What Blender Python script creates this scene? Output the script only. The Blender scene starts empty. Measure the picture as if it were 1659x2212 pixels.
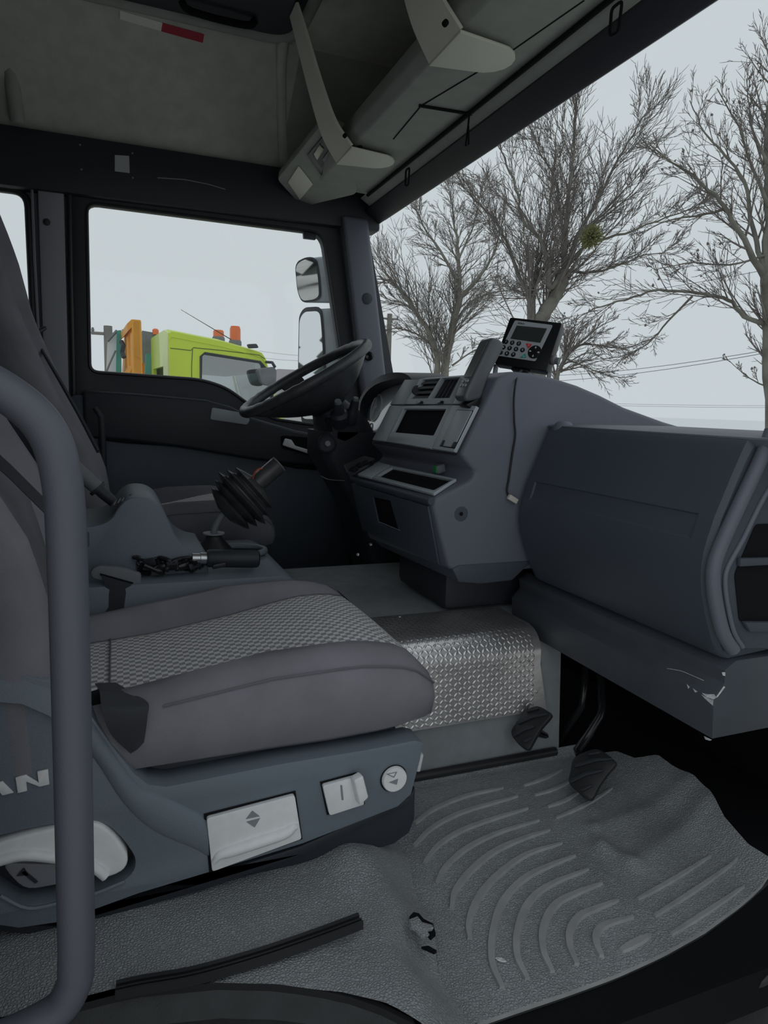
import bpy, bmesh, math, random
from mathutils import Vector as V, Matrix
from mathutils.geometry import tessellate_polygon

# ------------------------------------------------------------------ camera, sky, exposure
scene = bpy.context.scene
COL = scene.collection
F_PX, W_PX, H_PX = 1460.0, 1659.0, 2212.0
YAW, PIT, ROL = math.radians(21.7), math.radians(8.8), math.radians(-1.85)
CAM = V((0, 0, 0.78))                       # 0.78 m above the cab floor, just outside the open passenger door
_f = V((math.sin(YAW) * math.cos(PIT), math.cos(YAW) * math.cos(PIT), -math.sin(PIT)))
_r = V((math.cos(YAW), -math.sin(YAW), 0))
_d = _f.cross(_r)
RIGHT = _r * math.cos(ROL) + _d * math.sin(ROL)
DOWN = -_r * math.sin(ROL) + _d * math.cos(ROL)
FWD = _f
cam_data = bpy.data.cameras.new('camera')
cam_data.sensor_fit = 'VERTICAL'
cam_data.sensor_height = 24.0
cam_data.lens = F_PX / H_PX * 24.0
cam_data.clip_start = 0.02
cam_data.clip_end = 2000
cam = bpy.data.objects.new('camera', cam_data)
COL.objects.link(cam)
m = Matrix.Identity(4)
for i in range(3):
    m[i][0] = RIGHT[i]; m[i][1] = -DOWN[i]; m[i][2] = -FWD[i]; m[i][3] = CAM[i]
cam.matrix_world = m
scene.camera = cam

world = bpy.data.worlds.new('overcast_sky')
scene.world = world
world.use_nodes = True
wn = world.node_tree
wn.nodes.clear()
wo = wn.nodes.new('ShaderNodeOutputWorld')
wb = wn.nodes.new('ShaderNodeBackground')
wb.inputs['Color'].default_value = (0.590, 0.643, 0.668, 1)
wb.inputs['Strength'].default_value = 1.0
wn.links.new(wb.outputs[0], wo.inputs[0])

vs = scene.view_settings
vs.view_transform = 'Standard'
vs.look = 'None'
vs.exposure = 0.0
vs.gamma = 1.0
vs.use_curve_mapping = False

# ------------------------------------------------------------------ helpers
def ray(px, py):
    return RIGHT * ((px - 829.5) / F_PX) + DOWN * ((py - 1106.0) / F_PX) + FWD
def atX(px, py, x):
    d = ray(px, py); return CAM + d * ((x - CAM.x) / d.x)
def atY(px, py, y):
    d = ray(px, py); return CAM + d * ((y - CAM.y) / d.y)
def atZ(px, py, z):
    d = ray(px, py); return CAM + d * ((z - CAM.z) / d.z)
class Pl:
    """a plane in the cab through three points; pt() meets a line of sight with it"""
    def __init__(s, a, b, c):
        s.p = V(a); s.n = (V(b) - V(a)).cross(V(c) - V(a)).normalized()
        if s.n.dot(CAM - s.p) < 0: s.n = -s.n
    def pt(s, px, py, off=0.0):
        d = ray(px, py); t = (s.p + s.n * off - CAM).dot(s.n) / d.dot(s.n)
        return CAM + d * t
    def pts(s, l, off=0.0):
        return [s.pt(x, y, off) for x, y in l]
def lerp(a, b, t): return a + (b - a) * t
def interp(tab, x):
    if x <= tab[0][0]: return tab[0][1]
    for (x0, y0), (x1, y1) in zip(tab, tab[1:]):
        if x <= x1: return lerp(y0, y1, (x - x0) / (x1 - x0))
    return tab[-1][1]
def sm(a, b, x):
    t = max(0.0, min(1.0, (x - a) / (b - a))); return t * t * (3 - 2 * t)

WL = {}
def tag(o, label=None, cat=None, group=None, kind=None):
    if label: o['label'] = label
    if cat: o['category'] = cat
    if group: o['group'] = group
    if kind: o['kind'] = kind
    return o
def empty(name, loc, label=None, cat=None, group=None, kind=None):
    o = bpy.data.objects.new(name, None)
    o.empty_display_size = 0.05
    COL.objects.link(o); o.location = V(loc); WL[o] = V(loc)
    return tag(o, label, cat, group, kind)
def link(name, bm, mat, parent=None, sharp=38, **kw):
    bmesh.ops.recalc_face_normals(bm, faces=bm.faces)
    lim = math.radians(sharp)
    for e in bm.edges:
        e.smooth = len(e.link_faces) == 2 and e.calc_face_angle(3.2) < lim
    for f in bm.faces: f.smooth = True
    lo = V((1e9,) * 3); hi = V((-1e9,) * 3)
    for v in bm.verts:
        for i in range(3):
            lo[i] = min(lo[i], v.co[i]); hi[i] = max(hi[i], v.co[i])
    base = V(((lo.x + hi.x) / 2, (lo.y + hi.y) / 2, lo.z))
    for v in bm.verts: v.co -= base
    me = bpy.data.meshes.new(name)
    bm.to_mesh(me); bm.free()
    me.materials.append(mat)
    o = bpy.data.objects.new(name, me)
    COL.objects.link(o)
    WL[o] = base
    if parent is not None:
        o.parent = parent; o.location = base - WL[parent]
    else:
        o.location = base
    return tag(o, **kw)
def sharp_bevel(bm, w, seg=2, ang=25):
    if w <= 0: return
    bmesh.ops.remove_doubles(bm, verts=bm.verts, dist=1e-6)
    es = [e for e in bm.edges if len(e.link_faces) == 2 and e.calc_face_angle(0) > math.radians(ang)]
    if es:
        bmesh.ops.bevel(bm, geom=es, offset=w, segments=seg, profile=0.5, affect='EDGES', clamp_overlap=True)
def M(name, verts, faces, mat, parent=None, bevel=0, seg=2, sharp=38, **kw):
    bm = bmesh.new()
    vs_ = [bm.verts.new(v) for v in verts]
    for f in faces:
        try: bm.faces.new([vs_[i] for i in f])
        except ValueError: pass
    bmesh.ops.recalc_face_normals(bm, faces=bm.faces)
    sharp_bevel(bm, bevel, seg)
    return link(name, bm, mat, parent, sharp, **kw)
def prism_geo(pts, vec):
    n = len(pts); vec = V(vec)
    vs_ = [V(p) for p in pts] + [V(p) + vec for p in pts]
    fs = [list(range(n)), list(range(2 * n - 1, n - 1, -1))]
    fs += [[i, (i + 1) % n, n + (i + 1) % n, n + i] for i in range(n)]
    return vs_, fs
def prism(name, pts, vec, mat, parent=None, bevel=0, seg=2, sharp=38, **kw):
    vs_, fs = prism_geo(pts, vec)
    return M(name, vs_, fs, mat, parent, bevel, seg, sharp, **kw)
def loft2(name, A, B, mat, parent=None, bevel=0, seg=2, sharp=38, **kw):
    n = len(A)
    vs_ = [V(p) for p in A] + [V(p) for p in B]
    fs = [list(range(n)), list(range(2 * n - 1, n - 1, -1))]
    fs += [[i, (i + 1) % n, n + (i + 1) % n, n + i] for i in range(n)]
    return M(name, vs_, fs, mat, parent, bevel, seg, sharp, **kw)
def box(name, a, b, mat, parent=None, bevel=0.004, seg=2, **kw):
    a = V(a); b = V(b)
    return prism(name, [(a.x, a.y, a.z), (b.x, a.y, a.z), (b.x, b.y, a.z), (a.x, b.y, a.z)], (0, 0, b.z - a.z), mat, parent, bevel, seg, **kw)
def obox(name, c, ax, ay, az, mat, parent=None, bevel=0.003, seg=2, **kw):
    c = V(c); ax = V(ax); ay = V(ay); az = V(az)
    return prism(name, [c - ax - ay - az, c + ax - ay - az, c + ax + ay - az, c - ax + ay - az], az * 2, mat, parent, bevel, seg, **kw)
def rpoly(pts, r, seg=4):
    pts = [V(p) for p in pts]; out = []
    n = len(pts)
    for i in range(n):
        p = pts[i]; a = pts[i - 1] - p; b = pts[(i + 1) % n] - p
        rr = min(r[i] if isinstance(r, (list, tuple)) else r, a.length * 0.48, b.length * 0.48)
        p0 = p + a.normalized() * rr; p1 = p + b.normalized() * rr
        for k in range(seg + 1):
            t = k / seg
            out.append(p0 * (1 - t) ** 2 + p * 2 * t * (1 - t) + p1 * t * t)
    return out
def plate(name, outer, holes, vec, mat, parent=None, bevel=0, sharp=38, **kw):
    """a flat plate with openings cut through it"""
    loops = [[V(p) for p in outer]] + [[V(p) for p in h] for h in holes]
    vec = V(vec); vs_ = [p for l in loops for p in l]; n = len(vs_)
    tri = tessellate_polygon(loops)
    fs = [list(t) for t in tri] + [[n + i for i in reversed(t)] for t in tri]
    k = 0
    for l in loops:
        c = len(l)
        fs += [[k + i, k + (i + 1) % c, n + k + (i + 1) % c, n + k + i] for i in range(c)]
        k += c
    return M(name, vs_ + [p + vec for p in vs_], fs, mat, parent, bevel, 2, sharp, **kw)
def cat(P, n=6, closed=False):
    P = [V(p) for p in P]; out = []
    N = len(P)
    for i in range(N if closed else N - 1):
        p1 = P[i]; p2 = P[(i + 1) % N]
        p0 = P[i - 1] if (closed or i > 0) else p1 * 2 - p2
        p3 = P[(i + 2) % N] if (closed or i < N - 2) else p2 * 2 - p1
        for k in range(n):
            t = k / n
            out.append(0.5 * ((2 * p1) + (p2 - p0) * t + (2 * p0 - 5 * p1 + 4 * p2 - p3) * t * t + (3 * p1 - p0 - 3 * p2 + p3) * t ** 3))
    if not closed: out.append(P[-1])
    return out
def tube_geo(path, r, n=10, closed=False, verts=None, faces=None):
    verts = [] if verts is None else verts; faces = [] if faces is None else faces
    P = [V(p) for p in path]; N = len(P); s0 = len(verts)
    up = None
    for i in range(N):
        t = (P[(i + 1) % N] - P[i - 1]) if closed else (P[min(i + 1, N - 1)] - P[max(i - 1, 0)])
        if t.length < 1e-9: t = V((0, 0, 1))
        t.normalize()
        if up is None:
            up = t.orthogonal().normalized()
        else:
            up = up - t * up.dot(t)
            up = up.normalized() if up.length > 1e-6 else t.orthogonal().normalized()
        bi = t.cross(up)
        rr = r[i] if isinstance(r, (list, tuple)) else r
        for k in range(n):
            a = 2 * math.pi * k / n
            verts.append(P[i] + (up * math.cos(a) + bi * math.sin(a)) * rr)
    for i in range(N if closed else N - 1):
        j = (i + 1) % N
        for k in range(n):
            faces.append([s0 + i * n + k, s0 + i * n + (k + 1) % n, s0 + j * n + (k + 1) % n, s0 + j * n + k])
    if not closed:
        faces.append([s0 + k for k in range(n)][::-1]); faces.append([s0 + (N - 1) * n + k for k in range(n)])
    return verts, faces
def tube(name, path, r, mat, parent=None, n=10, closed=False, sharp=50, **kw):
    v, f = tube_geo(path, r, n, closed)
    return M(name, v, f, mat, parent, 0, 2, sharp, **kw)
def frame_of(axis, up=None):
    z = V(axis).normalized()
    x = (V(up) - z * V(up).dot(z)).normalized() if up is not None else z.orthogonal().normalized()
    return x, z.cross(x), z
def lathe_geo(o, axis, prof, n=20, up=None, sx=1.0, sy=1.0, verts=None, faces=None):
    verts = [] if verts is None else verts; faces = [] if faces is None else faces
    x, y, z = frame_of(axis, up); o = V(o); s0 = len(verts)
    for r, h in prof:
        for k in range(n):
            a = 2 * math.pi * k / n
            verts.append(o + z * h + x * (math.cos(a) * r * sx) + y * (math.sin(a) * r * sy))
    for i in range(len(prof) - 1):
        for k in range(n):
            faces.append([s0 + i * n + k, s0 + i * n + (k + 1) % n, s0 + (i + 1) * n + (k + 1) % n, s0 + (i + 1) * n + k])
    faces.append([s0 + k for k in range(n)][::-1]); faces.append([s0 + (len(prof) - 1) * n + k for k in range(n)])
    return verts, faces
def lathe(name, o, axis, prof, mat, parent=None, n=20, up=None, sx=1.0, sy=1.0, sharp=38, **kw):
    v, f = lathe_geo(o, axis, prof, n, up, sx, sy)
    return M(name, v, f, mat, parent, 0, 2, sharp, **kw)
def rings(name, R, mat, parent=None, closed=True, caps=True, sharp=38, **kw):
    """skin a surface over cross-sections"""
    vs_ = [V(p) for ring in R for p in ring]; n = len(R[0]); fs = []
    for i in range(len(R) - 1):
        for k in range(n if closed else n - 1):
            fs.append([i * n + k, i * n + (k + 1) % n, (i + 1) * n + (k + 1) % n, (i + 1) * n + k])
    if caps:
        fs.append(list(range(n))[::-1]); fs.append([(len(R) - 1) * n + k for k in range(n)])
    return M(name, vs_, fs, mat, parent, 0, 2, sharp, **kw)
def text(name, s, o, xdir, ydir, size, mat, parent=None, depth=0.0004, align='CENTER', xs=1.0, bold=0.0, **kw):
    cu = bpy.data.curves.new(name, 'FONT'); cu.body = s; cu.size = 1.0; cu.extrude = 0.5; cu.offset = bold
    cu.align_x = align; cu.align_y = 'CENTER'; cu.resolution_u = 2
    t = bpy.data.objects.new(name, cu); COL.objects.link(t)
    bpy.context.view_layer.update()
    me = t.evaluated_get(bpy.context.evaluated_depsgraph_get()).to_mesh()
    x = V(xdir).normalized(); y = V(ydir).normalized(); z = x.cross(y)
    bm = bmesh.new(); bm.from_mesh(me)
    for v in bm.verts:
        c = v.co.copy(); v.co = V(o) + x * c.x * size * xs + y * c.y * size + z * (c.z + 0.5) * depth
    bpy.data.objects.remove(t); bpy.data.curves.remove(cu)
    return link(name, bm, mat, parent, 30, **kw)

# ------------------------------------------------------------------ materials
def mat(name, col, rough=0.6, metal=0.0, bump=None, var=0.0, vscale=20.0, spec=0.4, emit=None, coat=0.0, col2=None, detail=4.0):
    """bump = (kind, scale, strength, distance); var mixes a slightly different tone by noise"""
    m_ = bpy.data.materials.new(name); m_.use_nodes = True
    nt = m_.node_tree; b = nt.nodes['Principled BSDF']
    b.inputs['Base Color'].default_value = (*col, 1); b.inputs['Roughness'].default_value = rough
    b.inputs['Metallic'].default_value = metal; b.inputs['Specular IOR Level'].default_value = spec
    b.inputs['Coat Weight'].default_value = coat
    tc = nt.nodes.new('ShaderNodeTexCoord')
    if var > 0:
        nz = nt.nodes.new('ShaderNodeTexNoise'); nz.inputs['Scale'].default_value = vscale; nz.inputs['Detail'].default_value = detail
        nt.links.new(tc.outputs['Object'], nz.inputs['Vector'])
        mx = nt.nodes.new('ShaderNodeMix'); mx.data_type = 'RGBA'
        c2 = col2 if col2 else tuple(c * (1 - var) for c in col)
        c1 = col if col2 else tuple(min(1, c * (1 + var)) for c in col)
        mx.inputs[6].default_value = (*c1, 1); mx.inputs[7].default_value = (*c2, 1)
        rp = nt.nodes.new('ShaderNodeValToRGB'); rp.color_ramp.elements[0].position = 0.35; rp.color_ramp.elements[1].position = 0.65
        nt.links.new(nz.outputs['Fac'], rp.inputs['Fac']); nt.links.new(rp.outputs['Color'], mx.inputs[0])
        nt.links.new(mx.outputs[2], b.inputs['Base Color'])
    if bump:
        kind, sc, st, dist = bump
        if kind == 'noise':
            t = nt.nodes.new('ShaderNodeTexNoise'); t.inputs['Detail'].default_value = 3; o_ = t.outputs['Fac']
        elif kind == 'voronoi':
            t = nt.nodes.new('ShaderNodeTexVoronoi'); t.feature = 'DISTANCE_TO_EDGE'; o_ = t.outputs['Distance']
        else:
            t = nt.nodes.new('ShaderNodeTexWave'); o_ = t.outputs['Fac']
        t.inputs['Scale'].default_value = sc
        nt.links.new(tc.outputs['Object'], t.inputs['Vector'])
        bp = nt.nodes.new('ShaderNodeBump'); bp.inputs['Strength'].default_value = st; bp.inputs['Distance'].default_value = dist
        if kind == 'voronoi':
            mr = nt.nodes.new('ShaderNodeMath'); mr.operation = 'MINIMUM'; mr.inputs[1].default_value = 0.25
            nt.links.new(o_, mr.inputs[0]); o_ = mr.outputs[0]
        nt.links.new(o_, bp.inputs['Height']); nt.links.new(bp.outputs['Normal'], b.inputs['Normal'])
    if emit:
        b.inputs['Emission Color'].default_value = (*emit[0], 1); b.inputs['Emission Strength'].default_value = emit[1]
    return m_
def glass(name, tint=(1, 1, 1), refl=0.06, haze=0.0):
    m_ = bpy.data.materials.new(name); m_.use_nodes = True
    nt = m_.node_tree; nt.nodes.clear()
    out = nt.nodes.new('ShaderNodeOutputMaterial')
    tr = nt.nodes.new('ShaderNodeBsdfTransparent'); tr.inputs[0].default_value = (*tint, 1)
    gl = nt.nodes.new('ShaderNodeBsdfGlossy'); gl.inputs['Roughness'].default_value = 0.02
    mx = nt.nodes.new('ShaderNodeMixShader'); mx.inputs[0].default_value = refl
    nt.links.new(tr.outputs[0], mx.inputs[1]); nt.links.new(gl.outputs[0], mx.inputs[2])
    last = mx
    if haze > 0:
        df = nt.nodes.new('ShaderNodeBsdfDiffuse'); df.inputs[0].default_value = (0.8, 0.8, 0.8, 1)
        m2 = nt.nodes.new('ShaderNodeMixShader'); nz = nt.nodes.new('ShaderNodeTexNoise'); nz.inputs['Scale'].default_value = 3
        ml = nt.nodes.new('ShaderNodeMath'); ml.operation = 'MULTIPLY'; ml.inputs[1].default_value = haze
        nt.links.new(nz.outputs['Fac'], ml.inputs[0]); nt.links.new(ml.outputs[0], m2.inputs[0])
        nt.links.new(mx.outputs[0], m2.inputs[1]); nt.links.new(df.outputs[0], m2.inputs[2]); last = m2
    nt.links.new(last.outputs[0], out.inputs[0])
    return m_
def checker_mat(name, c1, c2, scale):
    m_ = mat(name, c1, 0.95, bump=('noise', 900, 0.4, 0.001), spec=0.2)
    nt = m_.node_tree; b = nt.nodes['Principled BSDF']
    uv = nt.nodes.new('ShaderNodeUVMap'); ck = nt.nodes.new('ShaderNodeTexChecker')
    ck.inputs['Scale'].default_value = scale
    ck.inputs['Color1'].default_value = (*c1, 1); ck.inputs['Color2'].default_value = (*c2, 1)
    nz = nt.nodes.new('ShaderNodeTexNoise'); nz.inputs['Scale'].default_value = 0.5 * scale; nz.inputs['Detail'].default_value = 2
    nt.links.new(uv.outputs[0], ck.inputs['Vector']); nt.links.new(uv.outputs[0], nz.inputs['Vector'])
    mx = nt.nodes.new('ShaderNodeMix'); mx.data_type = 'RGBA'; mx.blend_type = 'MULTIPLY'
    mr = nt.nodes.new('ShaderNodeMapRange'); mr.inputs[3].default_value = 0.8; mr.inputs[4].default_value = 1.2
    nt.links.new(nz.outputs['Fac'], mr.inputs[0])
    mx.inputs[0].default_value = 1.0
    nt.links.new(ck.outputs['Color'], mx.inputs[6]); nt.links.new(mr.outputs[0], mx.inputs[7])
    nt.links.new(mx.outputs[2], b.inputs['Base Color'])
    return m_

GRAIN = ('noise', 420, 0.35, 0.0015)
MT = dict(
    dash=mat('dash_plastic', (0.160, 0.168, 0.212), 0.52, bump=GRAIN, spec=0.5),
    dash_low=mat('dash_lower_and_shaded', (0.080, 0.094, 0.120), 0.5, bump=GRAIN, spec=0.45),  # lower trim plastic; also puts the glove box's shade into its colour
    dark=mat('black_plastic', (0.032, 0.036, 0.046), 0.5, bump=GRAIN, spec=0.45),
    black=mat('black_parts_and_shade', (0.008, 0.008, 0.010), 0.8, spec=0.2),  # black parts, and sheets standing for shade in openings
    gloss=mat('gloss_black', (0.015, 0.016, 0.018), 0.18, spec=0.5),
    panel=mat('console_panel_paint', (0.46, 0.50, 0.54), 0.38, spec=0.5),
    seattrim=mat('seat_trim_plastic', (0.180, 0.212, 0.250), 0.5, bump=GRAIN, spec=0.4),
    silver=mat('silver_plastic', (0.86, 0.86, 0.87), 0.42, bump=('noise', 900, 0.15, 0.0005), spec=0.5, var=0.03, vscale=60),
    silver_dk=mat('silver_grey_mark', (0.27, 0.27, 0.30), 0.5),
    mat_r=mat('rubber_mat', (0.375, 0.388, 0.402), 0.62, bump=('voronoi', 230, 0.9, 0.006), spec=0.4, var=0.10, vscale=7),
    rib=mat('rubber_rib', (0.40, 0.402, 0.40), 0.5, bump=('noise', 300, 0.2, 0.001), spec=0.45, var=0.10, vscale=30),
    rubber=mat('black_rubber', (0.026, 0.026, 0.029), 0.42, spec=0.5),
    tunnel=mat('tunnel_carpet', (0.31, 0.33, 0.345), 0.8, bump=('noise', 500, 0.5, 0.002), spec=0.3, var=0.08),
    fabric=mat('seat_fabric', (0.250, 0.240, 0.270), 0.95, bump=('noise', 700, 0.5, 0.0012), spec=0.15, var=0.10, vscale=9),
    fabric_dk=mat('seat_fabric_dark', (0.180, 0.176, 0.200), 0.95, bump=('noise', 700, 0.5, 0.0012), spec=0.15, var=0.10, vscale=9),
    check=checker_mat('checked_fabric', (0.78, 0.75, 0.755), (0.34, 0.33, 0.345), 104.0),
    handle=mat('handle_rubber', (0.118, 0.122, 0.150), 0.5, bump=('noise', 600, 0.3, 0.001), spec=0.5),
    headliner=mat('headliner', (0.64, 0.65, 0.60), 0.95, bump=('noise', 300, 0.4, 0.002), spec=0.1, var=0.06),
    shelf=mat('overhead_shelf_plastic', (0.40, 0.42, 0.385), 0.75, bump=GRAIN, spec=0.2, var=0.05),
    bracket=mat('bracket_plastic', (0.84, 0.85, 0.74), 0.55, bump=GRAIN, spec=0.4),
    metalplate=mat('tread_plate_aluminium', (0.80, 0.77, 0.77), 0.30, metal=0.85, bump=('noise', 90, 0.15, 0.002), var=0.12, vscale=25),
    boxmetal=mat('painted_sheet', (0.080, 0.089, 0.108), 0.5, spec=0.45, var=0.05, bump=('noise', 500, 0.15, 0.0005)),
    steel=mat('bare_steel', (0.65, 0.65, 0.66), 0.35, metal=0.9),
    chip=mat('chipped_paint', (0.75, 0.75, 0.76), 0.6, var=0.2, vscale=200),
    webbing=mat('belt_webbing', (0.050, 0.052, 0.062), 0.6, bump=('wave', 350, 0.4, 0.001), spec=0.4),
    sill=mat('sill_plastic', (0.030, 0.032, 0.034), 0.55, bump=GRAIN, spec=0.4, var=0.15, vscale=30),
    cluster=mat('cluster_face', (0.66, 0.69, 0.72), 0.25, spec=0.8, coat=1.0),
    ring=mat('cluster_ring', (0.97, 0.97, 0.98), 0.4),
    white=mat('white_print', (0.80, 0.80, 0.78), 0.6),
    key=mat('keypad_black', (0.012, 0.012, 0.014), 0.35),
    devface=mat('device_face', (0.50, 0.52, 0.56), 0.45),
    screen=mat('lcd_off', (0.050, 0.055, 0.055), 0.22, spec=0.5),
    red=mat('red_key', (0.70, 0.05, 0.06), 0.5), teal=mat('teal_key', (0.03, 0.40, 0.34), 0.5),
    tapered=mat('red_tape', (0.50, 0.045, 0.07), 0.6), tapewhite=mat('white_tape', (0.95, 0.93, 0.86), 0.6),
    green=mat('green_plug', (0.03, 0.30, 0.10), 0.5), copper=mat('red_wire', (0.55, 0.12, 0.07), 0.5),
    mirror=mat('mirror_glass', (0.82, 0.84, 0.85), 0.02, metal=1.0),
    mirror_shell=mat('mirror_shell', (0.42, 0.47, 0.51), 0.5, var=0.08),
    lime=mat('lime_paint', (0.62, 0.80, 0.045), 0.35, coat=0.3, var=0.03, vscale=3),
    lime_dk=mat('lime_seam', (0.12, 0.17, 0.02), 0.6),
    orange=mat('orange_paint', (0.83, 0.36, 0.03), 0.5, var=0.06, vscale=4),
    tealp=mat('teal_paint', (0.06, 0.30, 0.24), 0.6, var=0.1, vscale=4),
    beacon=mat('amber_lens', (0.85, 0.16, 0.02), 0.2, coat=0.5), greyp=mat('grey_plastic', (0.18, 0.19, 0.205), 0.6, var=0.1, vscale=10),
    bark=mat('tree_bark', (0.185, 0.178, 0.155), 0.95, var=0.25, vscale=3, bump=('noise', 12, 0.6, 0.02)),
    twig=mat('haze_lightened_twig', (0.215, 0.192, 0.180), 0.95), hazy_twig=mat('hazy_tree_twig', (0.27, 0.25, 0.23), 0.95), hazy_bark=mat('hazy_tree_bark', (0.25, 0.24, 0.205), 0.95, var=0.2, vscale=3), haze_ground=mat('haze_white_ground', (0.86, 0.87, 0.87), 0.95, var=0.02, vscale=0.02),  # haze put into colour: twigs lightened, far tree paler, far ground near white
    mistletoe=mat('mistletoe_leaf', (0.23, 0.24, 0.10), 0.8), hscreen=mat('handset_screen', (0.20, 0.21, 0.205), 0.14, spec=0.8),
    ground=mat('gravel_ground', (0.58, 0.56, 0.52), 0.95, var=0.1, vscale=0.4, bump=('noise', 6, 0.4, 0.03)),
    wood=mat('pole_wood', (0.22, 0.21, 0.19), 0.9, var=0.1, vscale=2), wire=mat('wire', (0.24, 0.25, 0.27), 0.7),
    wintrim=mat('house_roof', (0.36, 0.33, 0.34), 0.9), housew=mat('house_wall', (0.60, 0.60, 0.58), 0.9),
    conifer=mat('conifer', (0.05, 0.075, 0.06), 0.95, var=0.3, vscale=1.5),
    glass=glass('window_glass', (0.985, 0.99, 0.99), 0.015), ws=glass('windshield_glass', (0.98, 0.99, 0.995), 0.012, 0.02),
    cabglass=glass('truck_glass', (0.55, 0.60, 0.60), 0.30), lens=mat('lamp_lens', (0.55, 0.53, 0.42), 0.15, coat=0.5),
    lampdark=mat('lamp_inside', (0.06, 0.06, 0.06), 0.3), cloud_lab=mat('sticker_white', (0.55, 0.56, 0.60), 0.6),
    redtruck=mat('red_paint', (0.50, 0.03, 0.05), 0.4), whitep=mat('white_paint', (0.75, 0.76, 0.77), 0.5),
    phone=mat('handset_plastic', (0.12, 0.128, 0.142), 0.35, spec=0.5), foam=mat('foam_blue', (0.10, 0.10, 0.11), 0.9),
    label_blue=mat('pale_blue_print', (0.42, 0.52, 0.62), 0.5), cable=mat('black_cable', (0.02, 0.02, 0.022), 0.4),
    wheelm=mat('wheel_leather', (0.060, 0.063, 0.072), 0.40, bump=('noise', 500, 0.3, 0.001), spec=0.5, var=0.15, vscale=40), bellow=mat('bellows_rubber', (0.055, 0.056, 0.060), 0.36, spec=0.5, var=0.3, vscale=25),
    pillar=mat('pillar_trim_plastic', (0.36, 0.36, 0.40), 0.6, bump=GRAIN, spec=0.3),
    plug=mat('clear_plug', (0.70, 0.66, 0.60), 0.2, coat=0.5),
)
# ------------------------------------------------------------------ structure: ground, cab shell
S = 'structure'
box('haze_ground', (-900, -900, -1.60), (900, 900, -1.46), MT['haze_ground'], bevel=0, kind=S, label='far open ground beyond the yard, coloured white for haze')  # near-white colour stands in for haze over the distance
box('ground', (-95, -95, -1.455), (95, 95, -1.25), MT['ground'], bevel=0, kind=S, label='pale gravel yard around the truck')
box('floor', (-1.1, 0.60, -0.08), (1.36, 2.68, -0.012), MT['black'], bevel=0, kind=S, label='dark cab floor pan under the rubber mat')
box('wall_front', (1.30, 0.66, -0.01), (1.36, 2.66, 0.70), MT['black'], bevel=0, kind=S, label='black firewall behind the footwell')
box('wall_back', (-1.16, 0.60, -0.05), (-1.10, 2.68, 1.94), MT['shelf'], bevel=0, kind=S, label='grey rear wall of the cab')
box('wall_right', (-1.10, 0.58, -0.05), (-0.16, 0.64, 1.94), MT['dash'], bevel=0.01, kind=S, label='cab side behind the open passenger door')
box('trim_1', (-0.16, 0.56, 1.56), (1.02, 0.66, 1.94), MT['dark'], bevel=0.02, kind=S, label='roof rail above the open passenger door')
prism('trim_2', [(0.96, 0.60, 1.60), (1.06, 0.60, 1.60), (1.24, 0.60, 0.62), (1.10, 0.60, 0.62)], (0, 0.06, 0), MT['dark'], bevel=0.01, kind=S, label='passenger side windshield pillar')

# the passenger door, swung open towards the front
d2 = empty('door_2', (1.06, 0.55, -0.4), kind=S, label='open passenger door swung forward')
dv_ = V((0.16, -1.0, 0)).normalized(); dn_ = V((1.0, 0.16, 0)).normalized(); dh_ = V((1.08, 0.54, 0))
def D2(s, z): return dh_ + dv_ * s + V((0, 0, z))
plate('door_shell', [D2(0, -0.45), D2(1.05, -0.45), D2(1.05, 1.50), D2(0.22, 1.50), D2(0, 0.90)], [[D2(0.10, 0.86), D2(0.97, 0.86), D2(0.97, 1.42), D2(0.27, 1.42)]], dn_ * 0.09, MT['dark'], d2, bevel=0.01)
prism('pane', [p + dn_ * 0.04 for p in [D2(0.10, 0.86), D2(0.97, 0.86), D2(0.97, 1.42), D2(0.27, 1.42)]], dn_ * 0.004, MT['glass'], d2)

# far side wall with the rear quarter window
YW = 2.62
q = [atY(62, 425, YW), atY(70, 760, YW)]
xr = atY(64, 500, YW).x
zt, zb_ = atY(40, 412, YW).z, 0.98
hole = rpoly([(-0.80, YW, zb_), (xr, YW, zb_), (xr, YW, zt), (-0.80, YW, zt)], 0.05, 5)
wl = empty('wall_left', (-0.6, YW, 0), kind=S, label='far cab wall with the rear quarter window')
xd = atY(160, 500, YW).x
plate('wall_panel', [(-1.1, YW, 0.0), (xd, YW, 0.0), (xd, YW, 1.66), (-1.1, YW, 1.66)], [hole], (0, 0.06, 0), MT['dash'], wl, bevel=0.004)
w1 = empty('window_1', (-0.5, YW + 0.04, zb_), kind=S, label='rear quarter window behind the driver seat')
prism('pane', [p + V((0, 0.035, 0)) for p in hole], (0, 0.004, 0), MT['glass'], w1)
tube('seal', [p + V((0, -0.004, 0)) for p in hole], 0.013, MT['rubber'], w1, n=8, closed=True)
# far B pillar trim
bp = prism('trim_3', rpoly([atY(x, y, 2.585) for x, y in [(80, 372), (137, 379), (150, 890), (98, 890)]], 0.01, 2), (0, 0.04, 0), MT['pillar'], bevel=0.006, kind=S, label='grey belt pillar trim between the far windows')
lathe('bolt', atY(101, 480, 2.585), (0, -1, 0), [(0.011, 0), (0.011, 0.004), (0.007, 0.006), (0.0, 0.006)], MT['dark'], bp, n=12)
tube('edge_strip', [atY(69, 402, 2.585), atY(75, 560, 2.585), atY(85, 755, 2.585)], 0.004, MT['silver_dk'], bp, n=6)
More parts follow.
